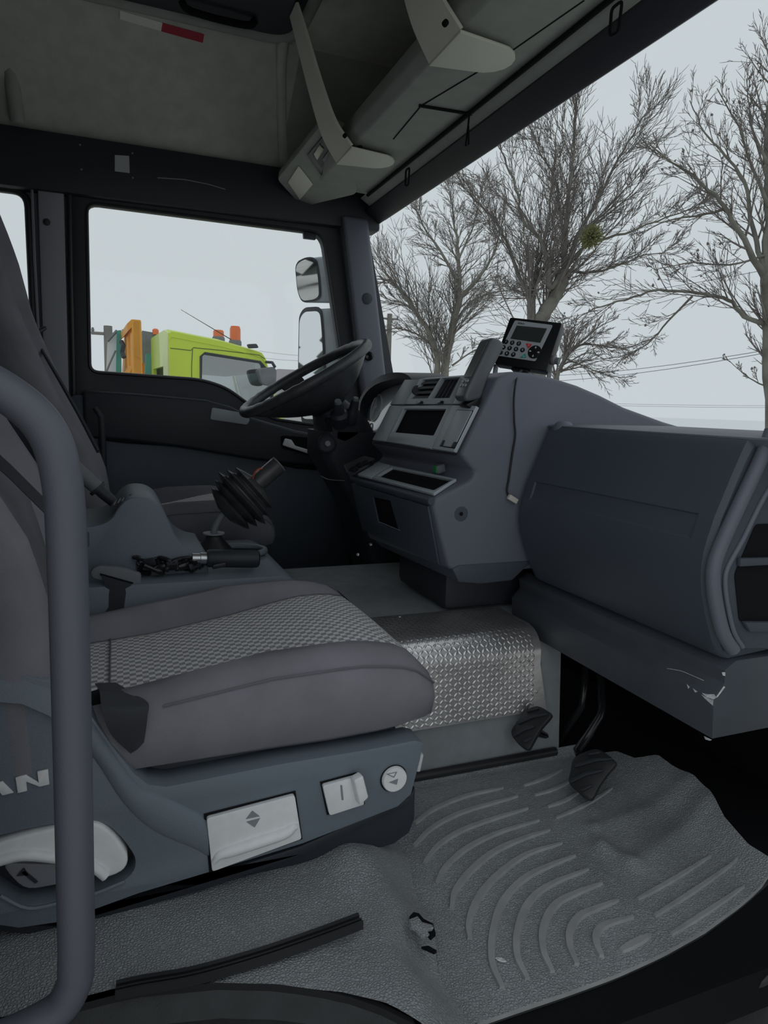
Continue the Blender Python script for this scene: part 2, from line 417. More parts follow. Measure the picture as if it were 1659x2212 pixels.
# roof rail over the driver door
cr = prism('trim_4', [(-1.1, 2.57, 1.43), (0.97, 2.57, 1.45), (0.97, 2.57, 1.60), (0.60, 2.57, 1.628), (-1.1, 2.57, 1.618)], (0, 0.09, 0), MT['dark'], bevel=0.012, kind=S, label='dark roof rail above the driver door')
PR = Pl((-1, 2.57, 1.4), (1, 2.57, 1.4), (0, 2.57, 1.6))
prism('sticker', PR.pts([(248, 335), (279, 337), (280, 374), (248, 370)], 0.001), (0, -0.001, 0), MT['cloud_lab'], cr, label='small pale sticker')
for x, y in ((173, 313), (286, 331), (176, 366), (287, 384)):
    lathe('screw', PR.pt(x, y), (0, -1, 0), [(0.0035, 0), (0.003, 0.002), (0, 0.002)], MT['silver_dk'], cr, n=8)
tube('grab_seam', [PR.pt(x, y, 0.003) for x, y in ((340, 384), (400, 388), (450, 398), (487, 409))], 0.002, MT['silver_dk'], cr, n=6)

# ------------------------------------------------------------------ driver door
YD = 2.60
door = empty('door_1', (0.4, YD, 0.0), kind=S, label='driver door with open view window and dark trim')
win_px = [(187, 437), (697, 503), (738, 775), (728, 925), (590, 905), (530, 868), (490, 838), (436, 820), (194, 803)]
win = [atY(x, y, YD) for x, y in win_px]
win_r = rpoly(win, [0.035, 0.05, 0.05, 0.02, 0.03, 0.02, 0.05, 0.05, 0.03], 5)
dl, dr = atY(150, 600, YD).x, 1.06
plate('door_frame', [(dl, YD, 0.02), (dr, YD, 0.02), (dr, YD, 0.9), (0.93, YD, 1.46), (dl, YD, 1.46)], [win_r], (0, 0.05, 0), MT['dark'], door, bevel=0.005)
prism('pane', [p + V((0, 0.03, 0)) for p in win_r], (0, 0.004, 0), MT['glass'], door)
tube('window_seal', [p + V((0, 0.0, 0)) for p in win_r], 0.006, MT['rubber'], door, n=6, closed=True)
prism('latch_tab', [atY(x, y, 2.59) for x, y in ((656, 501), (683, 505), (683, 517), (657, 514))], (0, 0.02, 0), MT['dark'], door, bevel=0.002)
tube('frame_seal', [atY(150, 415, 2.592), atY(153, 600, 2.592), atY(160, 880, 2.592)], 0.008, MT['rubber'], door, n=8)
box('door_outer_skin', (dl, 2.66, -0.3), (dr, 2.69, 0.70), MT['dark'], door, bevel=0.0)
top = [(178, 842), (300, 850), (445, 863), (500, 878), (548, 903), (640, 930), (760, 950)]
YA = 2.535
up_ = [atY(x, y, YA) for x, y in top]
lo_ = [atY(x, y, YA) for x, y in [(760, 1010), (640, 1005), (540, 992), (400, 968), (270, 952), (182, 945)]]
prism('armrest_band', up_ + lo_, (0, 0.07, 0), MT['dark'], door, bevel=0.012, seg=3)
up2 = [atY(x, y, 2.56) for x, y in [(182, 945), (270, 957), (400, 964), (540, 985), (640, 1012), (760, 1020)]]
prism('door_card', up2 + [V((1.02, 2.56, 0.06)), V((up2[0].x, 2.56, 0.06))], (0, 0.05, 0), MT['dash_low'], door, bevel=0.006)
prism('speaker_plate', rpoly([atY(x, y, YA - 0.004) for x, y in [(458, 880), (524, 892), (541, 906), (534, 918), (454, 906)]], 0.008, 3), (0, 0.012, 0), MT['panel'], door, bevel=0.003, label='grey plate on the door armrest')
dh = prism('handle_recess', rpoly([atY(x, y, YA + 0.001) for x, y in [(606, 940), (672, 945), (676, 985), (608, 968)]], 0.01, 3), (0, -0.006, 0), MT['black'], door, bevel=0.002)
prism('door_handle', rpoly([atY(x, y, YA - 0.012) for x, y in [(616, 947), (630, 950), (638, 963), (668, 972), (668, 981), (610, 962)]], 0.004, 2), (0, 0.012, 0), MT['silver'], door, bevel=0.003, label='silver pull handle')
tube('pocket_edge', [atY(x, y, 2.54) for x, y in [(205, 880), (218, 900), (222, 960), (224, 1040)]], 0.012, MT['dark'], door, n=8)
prism('pocket', rpoly([atY(x, y, 2.555) for x, y in [(150, 850), (205, 855), (228, 890), (232, 1060), (150, 1060)]], 0.03, 4), (0, 0.04, 0), MT['dash_low'], door, bevel=0.01)

# far windshield pillar
PA = [atY(x, y, 2.555) for x, y in [(738, 462), (797, 470), (836, 812), (836, 900), (790, 900), (776, 790)]]
ap = prism('trim_5', PA, (0, 0.09, 0), MT['dash'], bevel=0.018, seg=3, kind=S, label='driver side windshield pillar trim')
lathe('plug', atY(793, 645, 2.553), (-0.25, -1, 0), [(0.021, 0), (0.021, 0.003), (0.017, 0.005), (0, 0.005)], MT['dash_low'], ap, n=20, label='round cap')
tube('edge_strip', [atY(740, 470, 2.55), atY(757, 620, 2.55), atY(776, 780, 2.55)], 0.004, MT['dark'], ap, n=6)
lathe('socket', atY(797, 770, 2.553), (-0.4, -1, 0), [(0.016, 0), (0.018, 0.012), (0.012, 0.014), (0, 0.008)], MT['gloss'], ap, n=14, label='small black knob')

# windshield: curved glass between the pillars
R_ = []
for j in range(13):
    y = lerp(0.64, 2.60, j / 12); bow = 1 - ((y - 1.62) / 0.98) ** 2
    ring = []
    for i in range(7):
        z = lerp(0.72, 1.56, i / 6)
        ring.append(V((lerp(1.20, 0.985, (z - 0.72) / 0.84) + 0.20 * bow * (1 - 0.65 * (z - 0.72) / 0.84), y, z)))
    R_.append(ring)
ws = rings('window_2', R_, MT['ws'], closed=False, caps=False, kind=S, label='large windshield with the bare trees behind')

# ------------------------------------------------------------------ ceiling, overhead shelf
cl = empty('ceiling', (0.0, 1.6, 1.9), kind=S, label='high cab roof with fabric lining')
box('roof_panel', (-1.12, 0.58, 1.90), (1.02, 2.40, 1.96), MT['headliner'], cl, bevel=0)
sec = [(2.645, 1.60), (2.60, 1.645), (2.45, 1.775), (2.345, 1.865), (2.325, 1.884), (2.28, 1.905)]
L = [[V((x, y, z)) for y, z in sec] + [V((x, y + 0.03, z + 0.03)) for y, z in reversed(sec)] for x in (-1.12, -0.5, 0.1, 0.58)]
rings('side_lining', L, MT['headliner'], cl)
L2 = [[V((0.58, y, z)) for y, z in sec] + [V((0.58, y + 0.03, z + 0.03)) for y, z in reversed(sec)],
      [V((1.0, y, z)) for y, z in sec] + [V((1.0, y + 0.03, z + 0.03)) for y, z in reversed(sec)]]
rings('side_lining', L2, MT['shelf'], cl)
tube('lining_rib', cat([(0.60, 2.62, 1.63), (0.565, 2.50, 1.735), (0.53, 2.36, 1.855), (0.51, 2.24, 1.895)], 6), 0.018, MT['headliner'], cl, n=10)
PT = Pl((0, 2.345, 1.865), (1, 2.345, 1.865), (0, 2.45, 1.775))
tp = empty('warning_tape', PT.pt(350, 60), 'red and white tape strip stuck on the roof lining', 'tape')
prism('white_half', PT.pts([(259, 22), (351, 49), (348, 67), (259, 41)], 0.003), PT.n * 0.002, MT['tapewhite'], tp)
prism('red_half', PT.pts([(351, 49), (441, 74), (438, 92), (348, 67)], 0.003), PT.n * 0.002, MT['tapered'], tp)
# left strip of the lining (a pale joint cover)
tube('joint_cover', [(atY(8, 40, 2.45)), atY(22, 150, 2.50), atY(38, 262, 2.56)], 0.022, MT['shelf'], cl, n=8)

# roof hatch
hz = 1.895
hp = [atZ(x, y, hz) for x, y in [(440, 30), (560, 98), (640, 78), (672, 0)]]
hx0, hx1, hy0, hy1 = -0.15, 0.545, 1.45, 2.255
rh = empty('roof_hatch', (0.18, 1.65, hz), 'dark roof hatch recess with a grey moulded lip', 'hatch')
ho = rpoly([(hx0, hy0, hz), (hx1, hy0, hz), (hx1, hy1, hz), (hx0, hy1, hz)], 0.10, 6)
tube('lip', ho, 0.020, MT['shelf'], rh, n=8, closed=True)
prism('hatch_panel', [p + V((0, 0, -0.006)) for p in rpoly([(hx0, hy0, hz), (hx1, hy0, hz), (hx1, hy1, hz), (hx0, hy1, hz)], 0.10, 6)], (0, 0, 0.01), MT['dark'], rh)
tube('hatch_handle', cat([(0.20, 2.16, hz - 0.01), (0.23, 2.165, hz - 0.03), (0.38, 2.17, hz - 0.03), (0.41, 2.17, hz - 0.01)], 4), 0.010, MT['black'], rh, n=8)

# overhead storage shelf above the windshield
sh = empty('overhead_shelf', (0.85, 1.5, 1.56), 'grey overhead storage shelf above the windshield', 'shelf')
prof = [(0.66, 1.575), (0.665, 1.62), (0.68, 1.625), (0.70, 1.585), (0.97, 1.575), (0.97, 1.54), (0.74, 1.545), (0.68, 1.55)]
prism('shelf_floor', [(x, 0.66, z) for x, z in prof], (0, 1.80, 0), MT['shelf'], sh, bevel=0.006)
box('shelf_back', (0.965, 0.66, 1.50), (1.0, 2.60, 1.92), MT['shelf'], sh, bevel=0.004)
PS = Pl((0.8, 0.7, 1.543), (0.8, 2.4, 1.543), (0.95, 1.5, 1.541))
tube('seam', [PS.pt(1262, 0, -0.001), PS.pt(1090, 120, -0.001), PS.pt(910, 228, -0.001), PS.pt(850, 300, -0.001)], 0.0022, MT['black'], sh, n=6)
tube('strap', [PS.pt(905, 228, 0.002), PS.pt(1010, 245, 0.003), PS.pt(1105, 260, 0.003)], 0.004, MT['black'], sh, n=6)
prism('header_trim', [(0.90, 0.66, 1.515), (0.965, 0.66, 1.475), (0.985, 0.66, 1.50), (0.97, 0.66, 1.56), (0.92, 0.66, 1.56)], (0, 1.93, 0), MT['dark'], sh, bevel=0.008)
prism('header_face', [(0.865, 0.66, 1.545), (0.925, 0.66, 1.508), (0.94, 0.66, 1.525), (0.90, 0.66, 1.56)], (0, 1.86, 0), MT['shelf'], sh, bevel=0.004)
# far end with the map lamp
PE = Pl((0.60, 2.57, 1.53), (0.92, 2.50, 1.49), (0.72, 2.36, 1.556))
prism('end_panel', rpoly(PE.pts([(598, 388), (700, 262), (770, 300), (770, 420), (652, 448)]), 0.02, 3), -PE.n * 0.03, MT['shelf'], sh, bevel=0.006)
prism('blank_cover', PE.pts([(645, 357), (676, 397), (648, 430), (622, 392)], 0.001), PE.n * 0.004, MT['bracket'], sh, bevel=0.002)
lm = prism('lamp_frame', rpoly(PE.pts([(702, 286), (740, 325), (695, 377), (664, 332)], 0.001), 0.006, 2), PE.n * 0.006, MT['gloss'], sh, bevel=0.002)
prism('lamp_glass', PE.pts([(703, 298), (729, 326), (695, 363), (674, 333)], 0.007), PE.n * 0.001, MT['lampdark'], lm, bevel=0)
prism('bulb', PE.pts([(690, 312), (700, 322), (685, 345), (678, 332)], 0.009), PE.n * 0.002, MT['lens'], lm, bevel=0.0005)
prism('bulb', PE.pts([(712, 322), (724, 330), (702, 352), (696, 344)], 0.009), PE.n * 0.002, MT['silver_dk'], lm, bevel=0.0005)

# the two bent brackets that hold the shelf
def bracket(label, spine, widths, bend, tip_px, holes):
    r = empty('shelf_bracket', spine[0], label, 'bracket', 'brackets of the overhead shelf')
    pts = cat(spine, 6); n = len(pts); L_, Rr = [], []
    vs_ = []; fs = []
    for i, p in enumerate(pts):
        t = (pts[min(i + 1, n - 1)] - pts[max(i - 1, 0)]).normalized()
        side = V((0.0, 1.0, 0.0)); side = (side - t * side.dot(t)).normalized(); nn = t.cross(side)
        w = interp(widths, i / (n - 1)) / 2
        vs_ += [p - side * w + nn * 0.004, p + side * w + nn * 0.004, p + side * w - nn * 0.004, p - side * w - nn * 0.004]
    for i in range(n - 1):
        for k in range(4): fs.append([i * 4 + k, i * 4 + (k + 1) % 4, i * 4 + 4 + (k + 1) % 4, i * 4 + 4 + k])
    fs += [[0, 3, 2, 1], [4 * n - 4 + k for k in range(4)]]
    M('arm', vs_, fs, MT['bracket'], r, sharp=50)
    # rounded foot lying under the shelf
    a, b = V(bend[0]), V(bend[1])
    tipc = V(tip_px)
    side = (b - a) / 2; mid = (a + b) / 2; ln = tipc - mid
    foot = [a + side * 0.0]
    foot = [mid - side]
    for k in range(9):
        an = -math.pi / 2 + math.pi * k / 8
        foot.append(mid + ln * (0.62 + 0.38 * math.cos(an)) + side * math.sin(an) * 0.80)
    foot.append(mid + side)
    prism('foot', foot, (0, 0, -0.007), MT['bracket'], r, bevel=0.002)
    for h in holes:
        lathe('rivet', h, (-0.6, -0.2, -0.7), [(0.006, -0.004), (0.006, 0.004), (0.004, 0.005), (0, 0.005)], MT['black'], r, n=10)
    return r
def brk(label, yb, yt, holes):
    b0 = V((0.665, yb - 0.075, 1.536)); b1 = V((0.665, yb + 0.075, 1.536))
    spine = [(0.50, yt, 1.885), (0.53, yt, 1.80), (0.575, (yt + yb) / 2, 1.69), (0.62, yb, 1.60), (0.668, yb, 1.537)]
    return bracket(label, spine, [(0, 0.075), (0.35, 0.10), (0.8, 0.135), (1, 0.15)], (b0, b1), (0.825, yb - 0.01, 1.534), holes)
brk('pale bent bracket of the overhead shelf beside the map lamp', 2.10, 2.07, [atX(745, 293, 0.63), atX(778, 318, 0.70)])
brk('pale bent bracket of the overhead shelf nearer the open passenger side', 1.415, 1.40, [atX(962, 50, 0.62)])
# rolled sun blind under the shelf
sb = empty('sun_blind', (0.9, 1.5, 1.53), 'thin rolled sun blind rod along the top of the windshield', 'blind')
rod = [V((0.868, y, 1.535)) for y in (0.70, 1.2, 1.7, 2.44)]
tube('rod', rod, 0.006, MT['black'], sb, n=8)
def loop_at(px, py):
    p = atX(px, py, 0.862)
    pp = [p + V((0, dy, dz)) for dy, dz in ((-0.014, 0.026), (0.014, 0.026), (0.014, -0.02), (-0.010, -0.024))]
    tube('hook', rpoly(pp, 0.008, 3), 0.003, MT['black'], sb, n=6, closed=True)
loop_at(880, 384); loop_at(1330, 44)
cp = atX(1014, 245, 0.862)
tube('pull_cord', [cp, cp + V((0, 0.004, -0.03)), cp + V((0, 0.012, -0.075)), cp + V((0, -0.004, -0.075)), cp + V((0, 0.002, -0.03))], 0.0025, MT['black'], sb, n=6)

# ------------------------------------------------------------------ engine tunnel
TZ = 0.295
tn = empty('floor_tunnel', (0.3, 1.6, 0), kind=S, label='raised engine tunnel between the seats')
sec = [(1.205, -0.01), (1.225, 0.235), (1.24, 0.27), (1.275, TZ), (1.95, TZ - 0.005), (1.99, 0.27), (2.02, -0.01)]
prism('tunnel_cover', [(-1.1, y, z) for y, z in sec], (2.035, 0, 0), MT['tunnel'], tn, bevel=0.0, sharp=60)
tube('base_beading', [(0.2, 1.200, 0.012), (0.70, 1.198, 0.012), (0.92, 1.198, 0.012)], 0.010, MT['rubber'], tn, n=8)
# tread plate bent over the tunnel edge
tpz = empty('tread_plate', (0.70, 1.22, 0.11), 'bright diamond tread plate bent over the tunnel edge', 'plate')
x0, x1 = 0.38, 0.868
pr = [(1.197, 0.118), (1.207, 0.225)]
for k in range(9):
    a = math.pi / 2 * k / 8
    pr.append((1.207 + 0.05 * (1 - math.cos(a)) , 0.245 + 0.055 * math.sin(a)))
pr += [(1.40, 0.302)]
R_ = [[V((x + (0.018 if z < 0.2 and x > 0.8 else 0.0), y, z)) for y, z in pr] + [V((x + (0.018 if z < 0.2 and x > 0.8 else 0.0), y + 0.003, z - 0.003)) for y, z in reversed(pr)] for x in (x0, lerp(x0, x1, .5), x1)]
rings('sheet', R_, MT['metalplate'], tpz, sharp=30)
# raised almond treads, alternating direction
arc = [0.0]
for (ya, za), (yb, zb) in zip(pr, pr[1:]): arc.append(arc[-1] + math.hypot(yb - ya, zb - za))
def onplate(x, s):
    for i in range(len(pr) - 1):
        if s <= arc[i + 1] or i == len(pr) - 2:
            t = (s - arc[i]) / (arc[i + 1] - arc[i])
            y = lerp(pr[i][0], pr[i + 1][0], t); z = lerp(pr[i][1], pr[i + 1][1], t)
            tv = V((0, pr[i + 1][0] - pr[i][0], pr[i + 1][1] - pr[i][1])).normalized()
            return V((x, y, z)), tv, V((0, -tv.z, tv.y))
vs_, fs = [], []
st = 0.0112; ix = 0
nx = int((x1 - x0 - 0.008) / st); ns = int((arc[-1] - 0.008) / st)
for i in range(nx):
    for j in range(ns):
        c, tv, nv = onplate(x0 + 0.008 + i * st, 0.007 + j * st)
        d = (V((1, 0, 0)) + tv * (1 if (i + j) % 2 else -1)).normalized(); w = nv.cross(d)
        s0 = len(vs_); l, ww, hh = 0.0068, 0.0026, 0.0013
        vs_ += [c - d * l, c - d * l * .45 - w * ww, c + d * l * .45 - w * ww, c + d * l, c + d * l * .45 + w * ww, c - d * l * .45 + w * ww, c - d * l * .4 + nv * hh, c + d * l * .4 + nv * hh]
        fs += [[s0, s0 + 1, s0 + 6], [s0 + 1, s0 + 2, s0 + 7, s0 + 6], [s0 + 2, s0 + 3, s0 + 7], [s0 + 3, s0 + 4, s0 + 7], [s0 + 4, s0 + 5, s0 + 6, s0 + 7], [s0 + 5, s0, s0 + 6]]
M('tread_pattern', vs_, fs, MT['metalplate'], tpz, sharp=60, kind='stuff')
for p in (onplate(0.858, 0.045), onplate(0.60, arc[-1] - 0.012)):
    lathe('rivet', p[0], p[2], [(0.004, 0), (0.0035, 0.002), (0, 0.0025)], MT['steel'], tpz, n=10)
# ------------------------------------------------------------------ floor mat
ZM = [0.8 * 0 + 0.0]
sill_px = [(975, 2240), (1030, 2210), (1110, 2182), (1220, 2145), (1330, 2105), (1430, 2060), (1520, 2010), (1600, 1952), (1659, 1900), (1720, 1830)]
sill_c = [atZ(x, y, 0.0) for x, y in sill_px]
sill_tab = sorted([(p.x, p.y) for p in sill_c])
front_px = [(1255, 1600), (1330, 1612), (1370, 1632), (1420, 1640), (1450, 1662), (1500, 1692), (1530, 1716), (1556, 1756), (1600, 1800), (1659, 1838), (1720, 1870)]
def mat_h(x, y):
    h = 0.0
    h += 0.045 * sm(0.98, 1.12, x)                                   # toe end curls up
    # moulded heel rest: a low ridge outlining a trapezoid that opens forward
    for (ax, ay), (bx, by), wd, am in HEEL:
        t = max(0, min(1, ((x - ax) * (bx - ax) + (y - ay) * (by - ay)) / ((bx - ax) ** 2 + (by - ay) ** 2)))
        d = math.hypot(x - ax - t * (bx - ax), y - ay - t * (by - ay))
        h += am * math.exp(-(d / wd) ** 2)
    h += 0.02 * sm(1.185, 1.215, y)
    return h
def zpt(px, py): p = atZ(px, py, 0.0); return (p.x, p.y)
hp_ = [zpt(1500, 1712), zpt(1285, 1790), zpt(1300, 1832), zpt(1368, 1868), zpt(1520, 1760)]
HEEL = [(hp_[1], hp_[2], 0.016, 0.007), (hp_[2], hp_[3], 0.016, 0.009), (hp_[3], hp_[4], 0.020, 0.006), (hp_[0], hp_[1], 0.020, 0.005)]
mat_o = empty('floor_mat', (0.75, 0.95, 0.0), 'grey ribbed rubber floor mat in the passenger footwell', 'floor mat')
front = sorted([(p.y, p.x) for p in [atZ(x, y, 0.03) for x, y in front_px]])
vs_, fs = [], []
NI, NJ = 96, 64
for i in range(NI + 1):
    for j in range(NJ + 1):
        v = j / NJ
        xa = lerp(0.36, 1.0, i / NI)
        ys = interp(sill_tab, lerp(0.36, 1.10, i / NI))
        y = lerp(ys, 1.205, v)
        xf = interp(front, y)
        x = lerp(0.36, xf, i / NI)
        ys = interp(sill_tab, x); y = lerp(ys, 1.205, v)
        vs_.append(V((x, y, mat_h(x, y))))
for i in range(NI):
    for j in range(NJ):
        a = i * (NJ + 1) + j; fs.append([a, a + 1, a + NJ + 2, a + NJ + 1])
M('mat_sheet', vs_, fs, MT['mat_r'], mat_o, sharp=70)
# the mat's cut edge along the sill
vs_, fs = [], []
for k in range(24):
    x = 0.36 + 0.029 * k; y = interp(sill_tab, x); z = mat_h(x, y)
    vs_ += [V((x, y, z)), V((x, y - 0.001, z - 0.006)), V((x, y + 0.012, -0.014))]
for k in range(23):
    for i in range(2): fs.append([k * 3 + i, k * 3 + i + 1, k * 3 + i + 4, k * 3 + i + 3])
M('cut_edge', vs_, fs, MT['rib'], mat_o, sharp=30)
def zz(l): return [(800 + .5178 * x, 1350 + .5178 * y) for x, y in l]
ribs = [
    [(1045, 1360), (1110, 1325), (1170, 1295)],
    [(965, 1385), (943, 1330), (945, 1285), (985, 1250), (1098, 1220)],
    [(862, 1418), (832, 1340), (835, 1270), (875, 1215), (940, 1185), (1035, 1150)],
    [(760, 1450), (722, 1360), (722, 1260), (770, 1170), (860, 1120), (968, 1080)],
    [(655, 1480), (612, 1380), (616, 1270), (660, 1160), (750, 1085), (910, 1022)],
    [(550, 1515), (508, 1410), (510, 1290), (550, 1160), (640, 1060), (750, 1005), (855, 965)],
    [(415, 1312), (412, 1240), (450, 1140), (530, 1045), (650, 960), (800, 912)],
    [(340, 1180), (355, 1110), (420, 1025), (520, 945), (640, 892), (750, 857)],
    [(278, 1075), (315, 1010), (400, 935), (530, 870), (705, 817)],
    [(225, 995), (285, 920), (390, 855), (530, 805), (658, 767)],
    [(180, 925), (255, 850), (370, 788), (500, 748), (615, 717)],
    [(185, 830), (265, 770), (400, 715), (555, 682)],
]
def rib(name, pl, wmax, hgt):
    P = cat([atZ(x, y, 0.001) for x, y in pl], 6); n = len(P); vs_, fs = [], []
    for i, p in enumerate(P):
        t = (P[min(i + 1, n - 1)] - P[max(i - 1, 0)]); t.z = 0; t.normalize(); s = V((-t.y, t.x, 0))
        u = i / (n - 1); w = wmax * (0.25 + 0.75 * math.sin(math.pi * min(1, u * 0.9 + 0.10)) ** 0.6)
        z = mat_h(p.x, p.y)
        for k, (a, b) in enumerate(((-1, -0.002), (-0.72, hgt), (0.72, hgt), (1, -0.002))):
            vs_.append(V((p.x, p.y, z + b)) + s * w * a)
    for i in range(n - 1):
        for k in range(3): fs.append([i * 4 + k, i * 4 + k + 1, i * 4 + k + 5, i * 4 + k + 4])
    fs += [[0, 1, 2, 3], [4 * n - 4, 4 * n - 1, 4 * n - 2, 4 * n - 3]]
    o = M(name, vs_, fs, MT['rib'], mat_o, sharp=20)
    return o
for k, r in enumerate(ribs): rib('rib', zz(r), 0.0072 if k < 8 else 0.006, 0.0045)
for r in ([(1115, 1145), (1260, 1065), (1420, 965)], [(1185, 1215), (1350, 1110), (1530, 985)], [(1255, 1292), (1400, 1200), (1560, 1092)],
          [(640, 672), (730, 640), (800, 605)], [(685, 712), (770, 685), (850, 645)], [(740, 760), (810, 735), (870, 700)], [(775, 806), (900, 750), (1010, 682)]):
    rib('rib', zz(r), 0.0045, 0.004)
for x, y in ((1082, 2073),):
    lathe('paint_spot', atZ(x, y, 0.002), (0, 0, 1), [(0.004, 0), (0.003, 0.001), (0, 0.001)], MT['chip'], mat_o, n=7, sx=1, sy=2.2)

# raised seat platform with its own mat, torn at the corner
PZ = 0.062
plat = empty('seat_platform', (0.1, 0.9, 0.0), 'raised seat platform covered in grey leather grain rubber', 'platform')
ptab = [(-0.9, 0.80), (0.0, 0.785), (0.10, 0.762), (0.17, 0.735), (0.24, 0.695), (0.285, 0.655), (0.33, 0.60), (0.40, 0.56)]
def plat_h(x, y, xe):
    e = sm(xe + 0.012, xe - 0.075, x)
    bump = 0.020 * math.exp(-((x - 0.33) / 0.04) ** 2 - ((y - 0.93) / 0.05) ** 2)
    lump = 0.010 * math.exp(-((x - 0.30) / 0.06) ** 2 - ((y - 0.66) / 0.07) ** 2)
    return 0.004 + (PZ - 0.004) * e + bump + lump
vs_, fs = [], []
NI, NJ = 90, 44
for i in range(NI + 1):
    u = i / NI
    for j in range(NJ + 1):
        v = j / NJ
        ye = lerp(0.58, 1.205, v)
        xe = lerp(0.392, 0.445, sm(0.66, 0.98, ye)) + 0.006 * math.sin(ye * 40)
        x = lerp(-0.6, xe, u ** 0.6)
        y = lerp(interp(ptab, x), 1.205, v)
        vs_.append(V((x, y, plat_h(x, y, xe))))
for i in range(NI):
    for j in range(NJ):
        a = i * (NJ + 1) + j; fs.append([a, a + 1, a + NJ + 2, a + NJ + 1])
M('platform_mat', vs_, fs, MT['mat_r'], plat, sharp=70)
edge = [V((x, interp(ptab, x), PZ)) for x in [-0.6, -0.3, -0.1] + [-0.05 + 0.03 * k for k in range(13)]]
prism('platform_edge', edge + [p + V((0, 0.01, 0)) for p in reversed(edge)], (0, 0, -0.07), MT['rubber'], plat)
# torn hole: dark gap with curled flaps
hc = atZ(915, 2012, 0.03)
random.seed(5)
gap = [atZ(x, y, 0.048) for x, y in [(893, 1975), (905, 1978), (915, 1990), (935, 2000), (941, 2022), (930, 2032), (918, 2018), (900, 1996), (884, 1985)]]
prism('tear_gap', gap, (0, 0, 0.004), MT['black'], plat)
gap2 = [atZ(x, y, 0.035) for x, y in [(910, 2050), (925, 2048), (943, 2058), (938, 2062), (922, 2055)]]
prism('tear_gap', gap2, (0, 0, 0.004), MT['black'], plat)
fl = [atZ(x, y, 0.056) for x, y in [(880, 1992), (898, 1985), (908, 1998), (930, 2004), (933, 2012), (918, 2014), (924, 2026), (910, 2030), (896, 2014), (884, 2008)]]
prism('torn_flap', fl, (0.002, -0.002, 0.006), MT['mat_r'], plat, bevel=0.001)
# rubber strip lying on the platform
sp = empty('rubber_strip', atZ(540, 2070, PZ), 'long black rubber seal strip lying on the platform edge', 'seal strip')
cl_ = cat([atZ(780, 1996, PZ + 0.022), atZ(690, 2030, PZ + 0.013), atZ(560, 2075, PZ + 0.006), atZ(420, 2115, PZ + 0.004), atZ(310, 2135, PZ + 0.004), atZ(250, 2148, PZ + 0.004)], 6)
def strip(name, off, w, h, m_):
    vs_, fs = [], []
    for i, p in enumerate(cl_):
        t = (cl_[min(i + 1, len(cl_) - 1)] - cl_[max(i - 1, 0)]).normalized(); s = V((-t.y, t.x, 0)).normalized()
        c = p + s * off
        vs_ += [c - s * w, c + s * w, c + s * w + V((0, 0, h)), c - s * w + V((0, 0, h))]
    n = len(cl_)
    for i in range(n - 1):
        for k in range(4): fs.append([i * 4 + k, i * 4 + (k + 1) % 4, i * 4 + 4 + (k + 1) % 4, i * 4 + 4 + k])
    fs += [[0, 3, 2, 1], [4 * n - 4 + k for k in range(4)]]
    M(name, vs_, fs, m_, sp, sharp=30)
strip('web', 0, 0.009, 0.004, MT['rubber']); strip('flange', 0.0085, 0.0015, 0.012, MT['rubber']); strip('flange', 0.001, 0.0012, 0.010, MT['rubber']); strip('lip', -0.011, 0.003, 0.007, MT['rubber'])

# door sill step in front
ss = empty('trim_6', (0.4, 0.6, 0.0), kind=S, label='black door sill below the mat edge')
out_ = [V((x, interp(sill_tab, x) + 0.004, -0.010)) for x in [0.34 + 0.04 * k for k in range(21)]]
otab = sorted([(p.x, p.y) for p in [atZ(x_, y_, -0.075) for x_, y_ in [(1440, 2240), (1530, 2198), (1600, 2155), (1659, 2108), (1720, 2050)]]])
inn = [V((x, min(interp(sill_tab, x) - 0.03, interp(otab, x)), -0.075)) for x in [0.34 + 0.04 * k for k in range(21)]]
vs_, fs = [], []
for a, b in zip(out_, inn):
    vs_ += [a, a.lerp(b, 0.15) + V((0, 0, 0.004)), a.lerp(b, 0.9) + V((0, 0, 0.012)), b + V((0, -0.01, -0.01)), b + V((0, -0.01, -0.12))]
for i in range(20):
    for k in range(4): fs.append([i * 5 + k, i * 5 + k + 1, i * 5 + k + 6, i * 5 + k + 5])
M('sill_plate', vs_, fs, MT['sill'], ss, sharp=40)
vs_, fs = [], []
xs = [-0.6, -0.3, -0.1] + [-0.05 + 0.03 * k for k in range(15)]
for x in xs:
    y = interp(ptab, x)
    vs_ += [V((x, y + 0.004, 0.056)), V((x, y - 0.02, 0.030)), V((x, lerp(y, 0.50, 0.6), 0.012)), V((x, 0.46, -0.03)), V((x, 0.45, -0.15))]
for i in range(len(xs) - 1):
    for k in range(4): fs.append([i * 5 + k, i * 5 + k + 1, i * 5 + k + 6, i * 5 + k + 5])
M('sill_plate', vs_, fs, MT['sill'], ss, sharp=40)
for x, y, z in ((1468, 2113, -0.03), (1279, 2190, -0.03), (800, 2196, 0.015)):
    lathe('screw', atZ(x, y, z), (0, -0.3, 1), [(0.006, 0), (0.006, 0.005), (0.003, 0.006), (0, 0.004)], MT['silver_dk'], ss, n=12)
tube('door_seal', cat([atZ(1659, 2110, -0.03), atZ(1600, 2140, -0.05), atZ(1520, 2185, -0.06), atZ(1440, 2225, -0.06)], 5), 0.008, MT['rubber'], ss, n=8)

